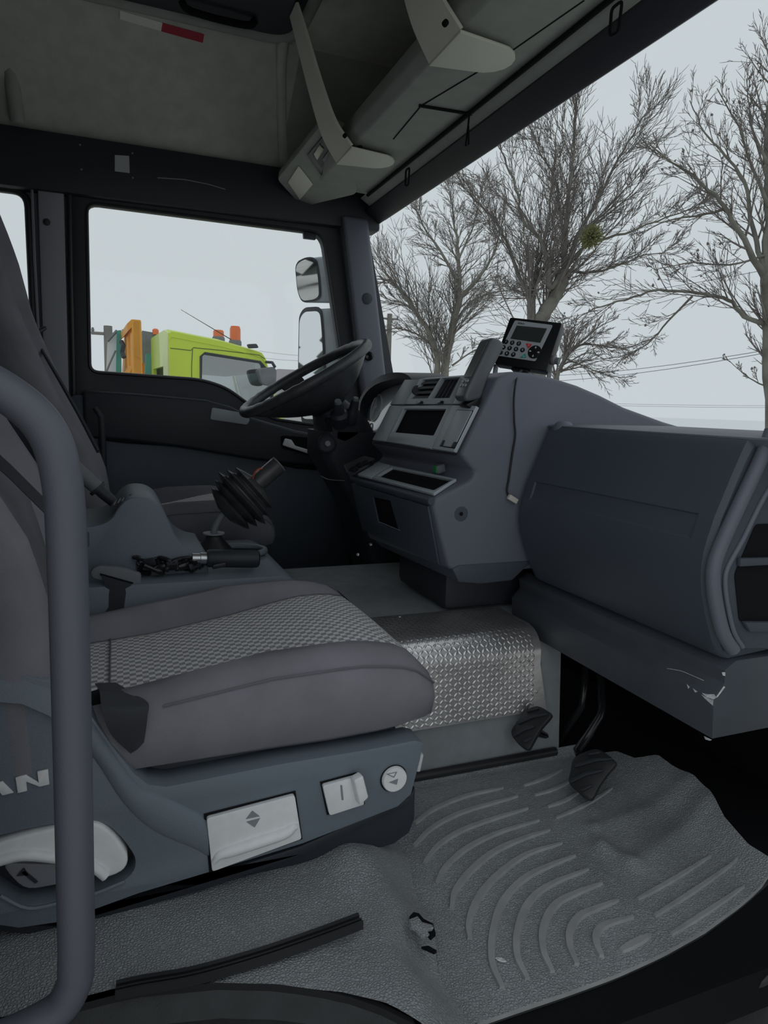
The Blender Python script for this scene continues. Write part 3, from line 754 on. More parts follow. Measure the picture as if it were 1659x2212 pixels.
# ------------------------------------------------------------------ seats
def cushion(root, yc, hw, dx, dz, check_m, cloth, front=0.49):
    """upholstered cushion skinned over cross-sections; the checked middle panel is a part of its own"""
    zi = [(-0.10, 0.325), (0.05, 0.338), (0.20, 0.362), (0.33, 0.390), (0.40, 0.392), (0.44, 0.378), (0.47, 0.350), (0.485, 0.322), (0.49, 0.300)]
    zt_ = [(-0.10, 0.360), (0.05, 0.385), (0.20, 0.410), (0.33, 0.415), (0.40, 0.405), (0.44, 0.385), (0.47, 0.352), (0.485, 0.322), (0.49, 0.300)]
    zb = [(-0.10, 0.262), (0.3, 0.258), (0.42, 0.262), (0.47, 0.276), (0.485, 0.288), (0.49, 0.300)]
    xs = [-0.10, -0.05, 0.0, 0.05, 0.10, 0.15, 0.20, 0.25, 0.30, 0.34, 0.38, 0.41, 0.435, 0.455, 0.470, 0.480, 0.486, 0.4895]
    iw = hw - 0.085
    sk, ins = [], []
    for x in xs:
        i_, t_, b_ = interp(zi, x), interp(zt_, x), interp(zb, x)
        c = sm(0.36, 0.49, x); w = hw - 0.012 * c - 0.05 * sm(0.465, 0.49, x)
        iwx = lerp(iw, w - 0.045, sm(0.40, 0.475, x))
        md = lerp(b_, t_, 0.55)
        half = [(-(w - 0.04), b_), (-(w - 0.010), b_ + (md - b_) * 0.25), (-w, md), (-(w - 0.008), lerp(md, t_, 0.62)), (-(w - 0.03), lerp(md, t_, 0.95)), (-(w - 0.055), t_), (-(lerp(iwx, w, 0.20)), lerp(i_, t_, 0.62)), (-iwx, i_)]
        right = [(-a, z) for a, z in reversed(half)]
        sk.append([V((x + dx, yc + a, z + dz)) for a, z in right + [(0, b_ - 0.004)] + half])
        ins.append([V((x + dx, yc + a, z + dz + zz_)) for a, zz_, z in [(-iwx, -0.002, i_)] + [(iwx * (k / 7), 0.002 + 0.004 * (1 - (k / 7) ** 2), i_) for k in range(-6, 7)] + [(iwx, -0.002, i_)]])
    rings('cushion_cover', sk, cloth, root, closed=False, caps=False, sharp=60)
    # close the nose and add the checked insert with cloth coordinates
    o = rings('checked_panel', ins, check_m, root, closed=False, caps=False, sharp=60)
    me = o.data; uvl = me.uv_layers.new(name='UVMap'); base = WL[o]
    for poly in me.polygons:
        for li in poly.loop_indices:
            co = me.vertices[me.loops[li].vertex_index].co + base
            xx = co.x - dx
            arc_ = xx if xx < 0.40 else 0.40 + math.hypot(xx - 0.40, max(0.0, 0.392 - (co.z - dz)) * 0.9)
            uvl.data[li].uv = (arc_, co.y)
    for s in (-1, 1):
        seam = [V((p_.x, p_.y, p_.z + 0.0012)) for p_ in [r[0] if s < 0 else r[-1] for r in ins[:-1]]]
        tube('piping', seam, 0.0018, MT['fabric_dk'], root, n=6)
        k_ = 12 if s < 0 else 4
        tube('piping', [r[k_] + V((0, 0.001 * s, 0.001)) for r in sk[3:-2]], 0.0017, MT['fabric_dk'], root, n=6)
    tube('piping', [V((-0.02 + dx, p_.y, p_.z + 0.003)) for p_ in [q.lerp(q2, 0.6) for q, q2 in zip(ins[1], ins[2])]], 0.0016, MT['fabric_dk'], root, n=6)
    return xs

def backrest(root, yc, hw, prof, dx, dz, cloth, inner):
    """prof: front line (z, x); bolsters stand proud of the middle"""
    R1, R2 = [], []
    zs = [prof[0][0] + (prof[-1][0] - prof[0][0]) * k / 22 for k in range(23)]
    for k, z in enumerate(zs):
        x = interp(prof, z); e = 1 - 0.9 * sm(zs[-1] - 0.10, zs[-1], z) ** 2; w = hw * (1 - 0.25 * sm(zs[-1] - 0.35, zs[-1], z)) * (0.55 + 0.45 * e)
        d = 0.13 * (0.4 + 0.6 * e)
        ring = []
        for a, b in [(-0.80, -d), (-0.97, -d * 0.7), (-1.0, -d * 0.35), (-0.97, -0.015), (-0.88, 0.0), (-0.78, -0.005), (-0.66, -0.035), (0, -0.048), (0.66, -0.035), (0.78, -0.005), (0.88, 0.0), (0.97, -0.015), (1.0, -d * 0.35), (0.97, -d * 0.7), (0.80, -d), (0, -d - 0.01)]:
            ring.append(V((x + b + dx, yc + a * w, z + dz)))
        R1.append(ring)
    rings('backrest', R1, cloth, root, sharp=60)
    R2 = []
    for z in zs[1:-3]:
        x = interp(prof, z); w = hw * (1 - 0.25 * sm(zs[-1] - 0.35, zs[-1], z))
        R2.append([V((x + dx + b, yc + a * w, z + dz)) for a, b in ((-0.66, -0.036), (-0.4, -0.036), (0, -0.040), (0.4, -0.036), (0.66, -0.036))])
    rings('back_panel', R2, inner, root, closed=False, caps=False, sharp=60)

seat = empty('passenger_seat', (0.15, 1.16, 0.06), 'grey passenger seat with checked cushion and plastic side trim', 'seat')
cushion(seat, 1.16, 0.245, 0.0, 0.0, MT['check'], MT['fabric'])
bprof = [(0.30, -0.075), (0.36, -0.078), (0.42, -0.082), (0.52, -0.086), (0.60, -0.106), (0.65, -0.132), (0.75, -0.188), (0.95, -0.27), (1.25, -0.35)]
backrest(seat, 1.16, 0.25, bprof, 0.0, 0.0, MT['fabric'], MT['fabric_dk'])
YT = 0.912
PTm = Pl((0, YT, 0), (1, YT, 0), (0, YT, 1))
trim_px = [(-190, 1475), (-60, 1455), (40, 1455), (110, 1474), (192, 1538), (238, 1605), (290, 1672), (320, 1695), (360, 1700), (600, 1652), (800, 1619), (896, 1600), (914, 1604), (908, 1640), (888, 1716), (860, 1742), (655, 1822), (440, 1888), (300, 1930), (130, 1992), (40, 2005), (-60, 1990), (-190, 1900)]
trim = PTm.pts(trim_px)
# lever opening
lo_px = [(-60, 1830), (20, 1800), (120, 1780), (200, 1772), (245, 1792), (285, 1840), (292, 1870), (270, 1900), (200, 1928), (60, 1958), (10, 1940), (-60, 1890)]
plate('side_trim', trim, [cat(PTm.pts(lo_px), 3, closed=True)], (0, 0.05, 0), MT['seattrim'], seat, bevel=0.006)
# raised sweep that catches the light, from the shoulder down to the switch panel
sw = [[(192, 1538), (120, 1560)], [(240, 1612), (200, 1640)], [(300, 1690), (262, 1735)], [(350, 1712), (330, 1800)], [(420, 1745), (420, 1840)], [(446, 1762), (452, 1858)]]
R_ = []
for a, b in sw:
    A = PTm.pt(*a); B = PTm.pt(*b)
    R_.append([A + V((0, 0.01, 0)), A.lerp(B, 0.12) + V((0, -0.003, 0)), A.lerp(B, 0.5) + V((0, -0.007, 0)), A.lerp(B, 0.85) + V((0, -0.003, 0)), B + V((0, 0.004, 0))])
R_ = [list(r) for r in zip(*[cat(col, 4) for col in zip(*R_)])]; R_ = [cat(r, 3) for r in R_]
rings('trim_sweep', R_, MT['seattrim'], seat, closed=False, caps=False, sharp=70)
sh_ = [[(-150, 1470), (-150, 1525)], [(-40, 1455), (-40, 1512)], [(50, 1456), (50, 1520)], [(112, 1475), (105, 1545)], [(185, 1535), (150, 1575)]]
R_ = []
for a, b in sh_:
    A = PTm.pt(*a); B = PTm.pt(*b)
    R_.append([A + V((0, 0.03, 0.0)), A + V((0, 0.004, 0)), A.lerp(B, 0.5) + V((0, -0.006, 0)), A.lerp(B, 0.9) + V((0, -0.010, 0)), B + V((0, -0.001, 0)), B + V((0, 0.004, 0))])
rings('trim_shoulder', R_, MT['seattrim'], seat, closed=False, caps=False, sharp=50)
prism('lever_recess', PTm.pts([(-80, 1770), (310, 1760), (310, 1960), (-80, 1975)], -0.035), (0, 0.01, 0), MT['dark'], seat)
# big grey tilt lever inside the opening
lv = empty('tilt_lever', (0, 0, 0)); lv.parent = seat; WL[lv] = V((PTm.pt(100, 1860))); lv.location = WL[lv] - WL[seat]
prism('lever_plate', cat(PTm.pts([(-60, 1850), (10, 1818), (110, 1792), (195, 1778), (235, 1795), (268, 1835), (276, 1862), (262, 1884), (225, 1897), (205, 1880), (185, 1868), (110, 1858), (20, 1868), (-60, 1890)], 0.006), 3, closed=True), (0, 0.03, 0), MT['silver'], lv, bevel=0.004, seg=3, label='pale grey curved lever')
rl = cat([PTm.pt(x, y, 0.008) for x, y in [(-40, 1872), (10, 1856), (50, 1848), (110, 1852), (180, 1864), (205, 1875), (228, 1893)]], 4)
tube('grip_ridge', rl, 0.007, MT['silver'], lv, n=8)
prism('lever_base', cat(PTm.pts([(10, 1868), (60, 1866), (190, 1872), (200, 1898), (120, 1912), (62, 1920), (30, 1900)], -0.01), 3, closed=True), (0, 0.02, 0), MT['silver_dk'], lv, bevel=0.003)
prism('lever_arrow', PTm.pts([(46, 1884), (54, 1880), (82, 1904), (76, 1908)], -0.008), (0, -0.001, 0), MT['dark'], lv)
prism('lever_arrow', PTm.pts([(36, 1892), (52, 1874), (62, 1890)], -0.008), (0, -0.001, 0), MT['dark'], lv)
tube('recess_lip', cat([PTm.pt(x, y, 0.002) for x, y in [(0, 1935), (60, 1962), (130, 1950), (200, 1932), (270, 1904)]], 4), 0.003, MT['seattrim'], seat, n=6)
# lettering
xd_ = (PTm.pt(105, 1662) - PTm.pt(35, 1678)).normalized(); yd_ = V((0, 0, 1))
def letter(ch, px):
    pts = PTm.pts(px, 0.001)
    prism('letter_' + ch, pts, (0, -0.003, 0), MT['silver'], seat, bevel=0.0004)
letter('n', [(34, 1678), (56, 1672), (84, 1689), (81, 1665), (104, 1660), (107, 1692), (86, 1697), (57, 1686), (59, 1706), (39, 1711)])
letter('a', [(-40, 1722), (-12, 1690), (6, 1686), (30, 1710), (6, 1716), (-4, 1704), (-16, 1720)])
letter('m', [(-110, 1735), (-106, 1705), (-86, 1700), (-78, 1716), (-66, 1696), (-48, 1692), (-50, 1722), (-66, 1726), (-66, 1712), (-78, 1730), (-90, 1716), (-92, 1732)])
# silver control panel lever with a moulded pull
PB = PTm
cb = empty('slide_lever', PB.pt(545, 1790)); cb.parent = seat; cb.location = WL[cb] - WL[seat]
prism('lever_gap', PB.pts([(440, 1758), (638, 1708), (653, 1812), (452, 1884)], 0.001), (0, -0.001, 0), MT['black'], cb)
prism('lever_face', rpoly(PB.pts([(445, 1762), (634, 1712), (649, 1806), (457, 1876)], 0.001), 0.004, 3), (0, -0.008, 0), MT['silver'], cb, bevel=0.003, seg=3)
gr = cat([PB.pt(x, y, 0.010) for x, y in [(462, 1862), (475, 1847), (500, 1838), (560, 1818), (615, 1800), (632, 1788), (642, 1786)]], 5)
tube('pull_ridge', gr, [0.004 + 0.005 * math.sin(math.pi * k / (len(gr) - 1)) for k in range(len(gr))], MT['silver'], cb, n=10)
prism('arrow_mark', PB.pts([(545, 1751), (561, 1763), (531, 1769)], 0.0095), (0, -0.0005, 0), MT['silver_dk'], cb)
prism('arrow_mark', PB.pts([(532, 1775), (562, 1767), (550, 1787)], 0.0095), (0, -0.0005, 0), MT['silver_dk'], cb)
# small rocker switch
sw_ = empty('rocker_switch', PB.pt(740, 1720)); sw_.parent = seat; sw_.location = WL[sw_] - WL[seat]
prism('rocker_gap', PB.pts([(691, 1689), (770, 1668), (788, 1736), (706, 1760)], 0.001), (0, -0.001, 0), MT['black'], sw_)
prism('rocker_face', rpoly(PB.pts([(694, 1692), (768, 1672), (784, 1732), (709, 1756)], 0.001), 0.004, 3), (0, -0.008, 0), MT['silver'], sw_, bevel=0.003)
a = PB.pts([(755, 1676), (775, 1665), (787, 1712), (768, 1730)], 0.008)
prism('rocker_tab', a, (0.002, -0.016, 0), MT['silver'], sw_, bevel=0.003, seg=3)
prism('rocker_mark', PB.pts([(735, 1696), (739, 1696), (742, 1728), (738, 1728)], 0.0095), (0, -0.0005, 0), MT['silver_dk'], sw_)
# round button
bt = empty('round_button', PB.pt(850, 1681)); bt.parent = seat; bt.location = WL[bt] - WL[seat]
lathe('button_gap', PB.pt(850, 1681, 0.001), (0, -1, 0), [(0.0225, 0), (0.0225, 0.001), (0, 0.001)], MT['black'], bt, n=28)
lathe('button_face', PB.pt(850, 1680, 0.001), (0, -1, 0), [(0.0205, 0), (0.0205, 0.006), (0.019, 0.008), (0, 0.008)], MT['silver'], bt, n=28)
prism('arrow_mark', PB.pts([(834, 1672), (858, 1667), (851, 1680)], 0.0095), (0, -0.0004, 0), MT['silver_dk'], bt)
prism('arrow_window', PB.pts([(840, 1672.5), (854, 1669.5), (850, 1677)], 0.0100), (0, -0.0004, 0), MT['silver'], bt)
prism('arrow_mark', PB.pts([(840, 1690), (860, 1682), (857, 1695)], 0.0095), (0, -0.0004, 0), MT['silver_dk'], bt)
prism('front_button', [atY(x, y, 1.0) for x, y in [(906, 1632), (916, 1630), (908, 1668), (900, 1668)]], (0, 0.05, 0), MT['silver'], seat, bevel=0.002)
# suspension base under the trim
bpx = [(-190, 1900), (130, 1985), (440, 1886), (655, 1822), (888, 1716), (898, 1700), (896, 1770), (885, 1800), (850, 1825), (640, 1880), (440, 1935), (220, 1985), (60, 2010), (-190, 2000)]
prism('suspension_cover', [atY(x, y, 0.945) for x, y in bpx], (0, 0.42, 0), MT['dark'], seat, bevel=0.012, seg=3)
prism('base_skirt', [atY(x, y, 0.925) for x, y in [(-150, 1975), (130, 1995), (440, 1895), (650, 1828), (888, 1722), (886, 1740), (650, 1850), (440, 1925), (200, 1990), (60, 2020), (-150, 2000)]], (0, 0.03, 0), MT['dark'], seat, bevel=0.004)
box('seat_riser', (-0.20, 0.98, 0.05), (0.40, 1.34, 0.14), MT['black'], seat, bevel=0.01)
box('seat_pan', (-0.15, 0.96, 0.14), (0.42, 1.36, 0.262), MT['dark'], seat, bevel=0.01)
# lap belt end at the near side
belt = empty('lap_belt', PTm.pt(250, 1550), 'black lap belt webbing beside the cushion near the silver letters', 'seat belt')
R_ = []
for a, b, y in [((205, 1478), (250, 1476), 0.99), ((214, 1492), (288, 1500), 0.955), ((218, 1520), (320, 1520), 0.905), ((226, 1556), (319, 1545), 0.896), ((244, 1592), (316, 1572), 0.898), ((282, 1628), (311, 1604), 0.904)]:
    A = atY(a[0], a[1], y); B = atY(b[0], b[1], y)
    R_.append([A, A.lerp(B, 0.5) + V((0, -0.004, 0.0)), B, B + V((0, 0.004, 0)), A + V((0, 0.004, 0))])
R_ = [list(r) for r in zip(*[cat(col, 4) for col in zip(*R_)])]
prism('anchor_gap', [atY(x, y, 0.945) for x, y in [(190, 1502), (214, 1494), (230, 1560), (205, 1545), (190, 1542)]], (0, 0.01, 0), MT['black'], belt)
rings('webbing', R_, MT['webbing'], belt, sharp=50)
# shoulder belt across the backrest
sbt = empty('shoulder_belt', (-0.15, 1.2, 0.6), 'black belt running diagonally over the passenger backrest', 'seat belt')
pa = [atY(-60, 930, 1.16), atY(20, 1002, 1.15), atY(110, 1092, 1.14), atY(190, 1150, 1.18)]
R_ = [[p, p + V((0.0, -0.006, -0.022)), p + V((0.002, -0.009, -0.022)), p + V((0.002, -0.003, 0.0))] for p in pa]
rings('webbing', R_, MT['webbing'], sbt, sharp=50)

# far side buckle with its strap
bk = empty('belt_buckle', atY(250, 1290, 1.44), 'grey seat belt latch tongue standing between seat and console', 'buckle')
PBk = Pl((0, 1.43, 0), (1, 1.43, 0.0), (0, 1.45, 1))
prism('tongue_head', rpoly(PBk.pts([(200, 1228), (216, 1222), (262, 1226), (305, 1240), (305, 1262), (292, 1274), (200, 1250), (194, 1240)]), 0.004, 3), (0, 0.018, 0), MT['greyp'], bk, bevel=0.004, seg=2)
prism('slot', PBk.pts([(216, 1238), (288, 1258), (288, 1262), (216, 1243)], 0.001), (0, -0.001, 0), MT['black'], bk)
R_ = []
for a, b in [((220, 1244), (284, 1262)), ((228, 1270), (280, 1282)), ((230, 1310), (272, 1318)), ((205, 1360), (240, 1372)), ((150, 1410), (175, 1425))]:
    A = PBk.pt(*a, 0.006); B = PBk.pt(*b, 0.006)
    R_.append([A, A.lerp(B, .5) + V((0, -0.006, 0)), B, B + V((0, .004, 0)), A + V((0, .004, 0))])
rings('strap', R_, MT['webbing'], bk, sharp=50)
prism('buckle_body', PBk.pts([(203, 1270), (232, 1278), (226, 1336), (196, 1330)], -0.03), (0, 0.03, 0), MT['dark'], bk, bevel=0.003)

# driver seat
ds = empty('driver_seat', (0.1, 2.13, 0.0), 'dark driver seat partly hidden behind the gear lever', 'seat')
cushion(ds, 2.14, 0.235, -0.05, 0.088, MT['check'], MT['fabric_dk'])
dprof = [(0.44, -0.02), (0.55, -0.032), (0.62, -0.055), (0.79, -0.138), (0.90, -0.182), (1.02, -0.226), (1.17, -0.255), (1.32, -0.30)]
backrest(ds, 2.14, 0.25, dprof, 0.0, 0.0, MT['fabric'], MT['fabric_dk'])
box('seat_base', (-0.15, 1.98, 0.0), (0.30, 2.32, 0.37), MT['black'], ds, bevel=0.02)
db = empty('shoulder_belt', atY(60, 715, 2.36), 'thin belt with a black guide beside the driver backrest', 'seat belt')
tube('belt_strap', [atY(34, 676, 2.40), atY(54, 710, 2.40), atY(82, 742, 2.36), atY(128, 820, 2.2), atY(172, 898, 2.05), atY(212, 975, 1.95)], [0.003, 0.003, 0.005, 0.006, 0.006, 0.006], MT['webbing'], db, n=6)
tube('guide_loop', [atY(44, 712, 2.40), atY(60, 722, 2.40), atY(80, 718, 2.42), atY(98, 708, 2.44)], [0.010, 0.014, 0.009, 0.006], MT['rubber'], db, n=8)

# ------------------------------------------------------------------ grab handle in the foreground
gh = empty('grab_handle', (-0.06, 0.70, 0.12), 'thick grey rubber covered grab handle standing at the door opening', 'grab handle')
gp = cat([(-0.20, 0.70, 0.815), (-0.135, 0.70, 0.803), (-0.093, 0.70, 0.783), (-0.062, 0.70, 0.752), (-0.049, 0.70, 0.705), (-0.047, 0.70, 0.62), (-0.049, 0.70, 0.45), (-0.052, 0.70, 0.28), (-0.054, 0.70, 0.195), (-0.058, 0.70, 0.165), (-0.075, 0.70, 0.140), (-0.12, 0.70, 0.125), (-0.17, 0.70, 0.12)], 7)
tube('bar', gp, 0.0182, MT['handle'], gh, n=24)
lathe('mount', (-0.16, 0.70, 0.815), (-1, 0, 0.1), [(0.020, 0), (0.026, 0.01), (0.026, 0.04), (0, 0.04)], MT['dark'], gh, n=16)
lathe('mount', (-0.15, 0.70, 0.121), (-1, 0, 0), [(0.020, 0), (0.026, 0.01), (0.026, 0.04), (0, 0.04)], MT['dark'], gh, n=16)
# ------------------------------------------------------------------ dashboard
YN, YF = 1.30, 1.73
dash = empty('dashboard', (0.9, 1.5, 0.40), 'dark moulded dashboard with centre stack and closed glove box', 'dashboard')
near = [(0.772, 0.852), (0.692, 0.683), (0.731, 0.646), (0.722, 0.628), (0.634, 0.590), (0.630, 0.572), (0.674, 0.436), (0.70, 0.418), (1.02, 0.418), (1.20, 0.55), (1.32, 0.752), (1.25, 0.766), (1.123, 0.798), (1.05, 0.824), (0.986, 0.843), (0.92, 0.857), (0.86, 0.865), (0.81, 0.866)]
far = [(0.742, 0.852), (0.640, 0.683), (0.678, 0.652), (0.668, 0.636), (0.580, 0.605), (0.592, 0.580), (0.643, 0.420), (0.68, 0.41), (1.02, 0.41), (1.20, 0.55), (1.32, 0.752), (1.25, 0.766), (1.123, 0.798), (1.05, 0.824), (0.986, 0.843), (0.92, 0.857), (0.86, 0.865), (0.80, 0.864)]
loft2('centre_stack', [V((x, YN, z)) for x, z in near], [V((x, YF, z)) for x, z in far], MT['dash'], dash, bevel=0.011, seg=3)
PU = Pl((0.772, YN, 0.852), (0.692, YN, 0.683), (0.640, YF, 0.683))
PLg = Pl((0.722, YN, 0.628), (0.634, YN, 0.590), (0.580, YF, 0.605))
PLo = Pl((0.630, YN, 0.572), (0.674, YN, 0.436), (0.592, YF, 0.580))
def z5(l): return [(780 + .205 * x, 780 + .205 * y) for x, y in l]
def on(pl, l, off): return [pl.pt(x, y, off) for x, y in z5(l)]
o1 = 0.004
# dark surround behind all the panels
prism('stack_surround', rpoly(on(PU, [(470, 205), (1270, 180), (1290, 420), (1020, 1000), (640, 950), (120, 865)], 0.0), 0.01, 2), PU.n * 0.004, MT['dark'], dash, bevel=0.002)
# vent panel
vh1 = on(PU, [(680, 212), (868, 200), (736, 412), (555, 415)], o1); vh2 = on(PU, [(885, 200), (1075, 190), (965, 410), (760, 412)], o1)
vp = plate('vent_panel', on(PU, [(655, 212), (1090, 186), (985, 470), (485, 472)], o1), [vh1, vh2], PU.n * 0.010, MT['panel'], dash, bevel=0.0015)
prism('vent_panel_end', on(PU, [(490, 212), (648, 212), (478, 472), (330, 475)], o1), PU.n * 0.010, MT['panel'], dash, bevel=0.002)
prism('vent_panel_end', on(PU, [(1095, 186), (1240, 190), (1120, 470), (992, 470)], o1), PU.n * 0.009, MT['panel'], dash, bevel=0.002)
for k in range(4):
    t = (k + 0.5) / 4
    def q_(A, B, C, D, u, v): return A.lerp(B, u).lerp(D.lerp(C, u), v)
    A, B, C, D = vh1
    s0, s1 = t - 0.07, t + 0.10
    pts = [q_(A, B, C, D, 0.02, s0), q_(A, B, C, D, 0.98, s0), q_(A, B, C, D, 0.98, s1), q_(A, B, C, D, 0.02, s1)]
    prism('vent_slat', [p + PU.n * (0.001 if i < 2 else 0.006) for i, p in enumerate(pts)], PU.n * 0.0025, MT['greyp'], vp)
    A, B, C, D = vh2
    pts = [q_(A, B, C, D, 0.2 + 0.2 * k, 0.03), q_(A, B, C, D, 0.24 + 0.2 * k, 0.03), q_(A, B, C, D, 0.24 + 0.2 * k, 0.97), q_(A, B, C, D, 0.2 + 0.2 * k, 0.97)]
    prism('vent_slat', pts, PU.n * 0.003, MT['dark'], vp)
for cx, cy in ((625, 440), (843, 438)):
    prism('vent_button', rpoly(on(PU, [(cx - 32, cy - 14), (cx + 32, cy - 14), (cx + 28, cy + 14), (cx - 32, cy + 14)], 0.014), 0.002, 3), PU.n * 0.003, MT['gloss'], vp, bevel=0.0008)
lathe('vent_wheel', PU.pt(*z5([(590, 310)])[0], 0.010), V((0, -1, 0)) + PU.n * 0.1, [(0.013, -0.004), (0.013, 0.004), (0, 0.004)], MT['dark'], vp, n=16)
# centre and side panels
sc = on(PU, [(482, 520), (930, 525), (796, 803), (360, 765)], o1)
cp_ = plate('screen_panel', on(PU, [(478, 487), (988, 482), (765, 940), (290, 862)], o1), [rpoly(sc, 0.003, 2)], PU.n * 0.010, MT['panel'], dash, bevel=0.0015)
prism('screen_shade', sc, PU.n * 0.0006, MT['black'], dash)  # flat black sheet paints the shade inside the screen opening
prism('stack_blank', on(PU, [(333, 482), (472, 487), (284, 860), (148, 846)], o1), PU.n * 0.010, MT['panel'], dash, bevel=0.002)
cv = prism('cover_panel', on(PU, [(994, 482), (1248, 492), (1010, 972), (772, 940)], o1), PU.n * 0.010, MT['panel'], dash, bevel=0.002)
prism('cover_gap', rpoly(on(PU, [(1008, 514), (1184, 522), (988, 924), (826, 898)], 0.0142), 0.002, 2), PU.n * 0.0004, MT['black'], cv)
prism('cover_lid', rpoly(on(PU, [(1014, 520), (1176, 527), (984, 915), (834, 892)], 0.0145), 0.003, 2), PU.n * 0.0025, MT['panel'], cv, bevel=0.001)
for l in ([(868, 832), (886, 838), (862, 902), (834, 896)], [(980, 852), (1018, 856), (985, 916), (950, 908)]):
    prism('cover_tab', on(PU, l, 0.0165), PU.n * 0.0015, MT['dark'], cv, bevel=0.0005)
# ledge with open tray
th = on(PLg, [(335, 1146), (968, 1280), (776, 1388), (182, 1236)], 0.002)
plate('tray_panel', on(PLg, [(320, 1120), (1010, 1268), (770, 1425), (120, 1252)], 0.002), [rpoly(th, 0.003, 2)], PLg.n * 0.007, MT['panel'], dash, bevel=0.0015)
prism('tray_shade', th, PLg.n * 0.0006, MT['black'], dash)  # black sheet in place of the tray's inner shade
prism('ledge_blank', on(PLg, [(190, 1085), (312, 1118), (112, 1250), (-30, 1215)], 0.002), PLg.n * 0.007, MT['panel'], dash, bevel=0.002)
sb_ = prism('switch_block', rpoly([PLg.pt(x, y, 0.002) for x, y in [(745, 1012), (790, 992), (813, 998), (800, 1012), (768, 1026), (752, 1030)]], 0.004, 2), PLg.n * 0.012, MT['dark'], dash, bevel=0.003)
for x, y in ((764, 1014), (778, 1006), (792, 1000)):
    obox('switch_key', PLg.pt(x, y, 0.015), (0.008, 0.004, 0.004), (-0.004, 0.012, 0.0), PLg.n * 0.004, MT['gloss'], sb_, bevel=0.0015)
gp_ = PLg.pt(949, 1012, 0.018)
obox('green_plug', gp_, (0.010, 0, 0.003), (0, 0.011, 0), (-0.002, 0, 0.009), MT['greyp'], dash, bevel=0.002)
obox('green_plug', gp_ + V((-0.011, 0, -0.002)), (0.0015, 0, 0), (0, 0.010, 0), (0, 0, 0.008), MT['green'], dash, bevel=0.0005, label='green end of a plug in the tray recess')
# lower front with ledge lip and pocket
def z4(l): return [(600 + .3315 * x, 860 + .3315 * y) for x, y in l]
pk = [PLo.pt(x, y, 0.001) for x, y in z4([(630, 640), (745, 665), (800, 862), (668, 812)])]
plate('lower_fascia', [PLo.pt(x, y, 0.001) for x, y in z4([(490, 552), (990, 700), (1060, 1080), (655, 900), (560, 850)])], [pk], PLo.n * 0.006, MT['dash_low'], dash, bevel=0.002)
prism('pocket_shade', pk, PLo.n * 0.0006, MT['black'], dash)  # pocket's dark inside painted as a thin black sheet
tube('pocket_lip', [PLo.pt(x, y, 0.007) for x, y in z4([(665, 808), (800, 864)])], 0.0012, MT['silver_dk'], dash, n=6)
tube('ledge_lip', [PLo.pt(x, y, 0.003) for x, y in z4([(485, 520), (600, 555), (800, 612), (1000, 672)])], 0.008, MT['dash_low'], dash, n=10)
# kick tray below
tr_n = [V((x, YN - 0.004, z)) for x, z in [(0.682, 0.432), (0.70, 0.40), (0.76, 0.392), (0.84, 0.395), (0.87, 0.42), (0.90, 0.44), (0.70, 0.44)]]
tr_f = [V((x, YF, z)) for x, z in [(0.650, 0.425), (0.68, 0.395), (0.76, 0.387), (0.84, 0.39), (0.87, 0.42), (0.90, 0.44), (0.68, 0.44)]]
loft2('kick_tray', tr_n, tr_f, MT['dash_low'], dash, bevel=0.006)
box('duct', (0.72, 1.40, 0.30), (1.02, 1.70, 0.42), MT['dark'], dash, bevel=0.02)
# screw dimple in the side wall
c = atY(996, 1110, YN)
lathe('dimple', c, (0, -1, 0), [(0.0165, -0.002), (0.0165, 0.0008), (0.0145, 0.0012), (0.008, 0.0002), (0, 0.0002)], MT['dash_low'], dash, n=24, sharp=60)
lathe('dimple_screw', c + V((0, -0.0004, 0)), (0, -1, 0), [(0.0045, 0), (0.0045, 0.0008), (0, 0.0008)], MT['black'], dash, n=12)
# passenger side top
prism('dash_top', [(0.905, 0.705, 0.752), (0.96, 0.705, 0.757), (1.26, 0.705, 0.757), (1.32, 0.705, 0.752), (1.20, 0.705, 0.60), (0.95, 0.705, 0.70)], (0, 0.60, 0), MT['dash'], dash, bevel=0.008, seg=3)
# glove box with a recessed band moulded into its lid
gprof = [(0.912, 0.752), (0.903, 0.742), (0.890, 0.715), (0.876, 0.682), (0.864, 0.652)]
zr1, zr0 = 0.628, 0.592
gl = [(0.752, 0.917), (0.748, 0.907), (0.742, 0.902), (0.72, 0.892), (0.69, 0.879), (0.66, 0.867), (zr1 + 0.002, 0.8545), (zr1 - 0.001, 0.8535), (0.61, 0.849), (zr0 + 0.001, 0.8435), (zr0 - 0.002, 0.843), (0.575, 0.840), (0.555, 0.838), (0.535, 0.839), (0.51, 0.844), (0.47, 0.858), (0.43, 0.876), (0.405, 0.890), (0.398, 0.90)]
ylist = [0.762, 0.764, 0.770, 0.79, 0.800, 0.803, 0.90, 1.0, 1.1, 1.2, 1.252, 1.255, 1.27, 1.280, 1.286, 1.288]
R_ = []
for y in ylist:
    e = max(0, 0.772 - y) / 0.010 + max(0, y - 1.278) / 0.010
    ring = []
    for z, x in gl:
        rec = 0.0035 if (zr0 < z < zr1 and 0.801 < y < 1.2535) else 0.0
        ring.append(V((x + rec + 0.008 * e * e, y, z - (0.006 * e * e if z > 0.74 else 0))))
    ring += [V((1.08, y, 0.41)), V((1.08, y, 0.745 - 0.006 * e * e))]
    R_.append(ring)
gb = rings('glove_box', R_, MT['dash_low'], dash, sharp=28)  # darker plastic than the dash side, painting in the glove box's shade
lathe('corner_knob', (0.925, 1.262, 0.745), (0, 0, 1), [(0.024, -0.01), (0.022, 0.008), (0.014, 0.016), (0, 0.018)], MT['dash'], gb, n=18, sharp=80)
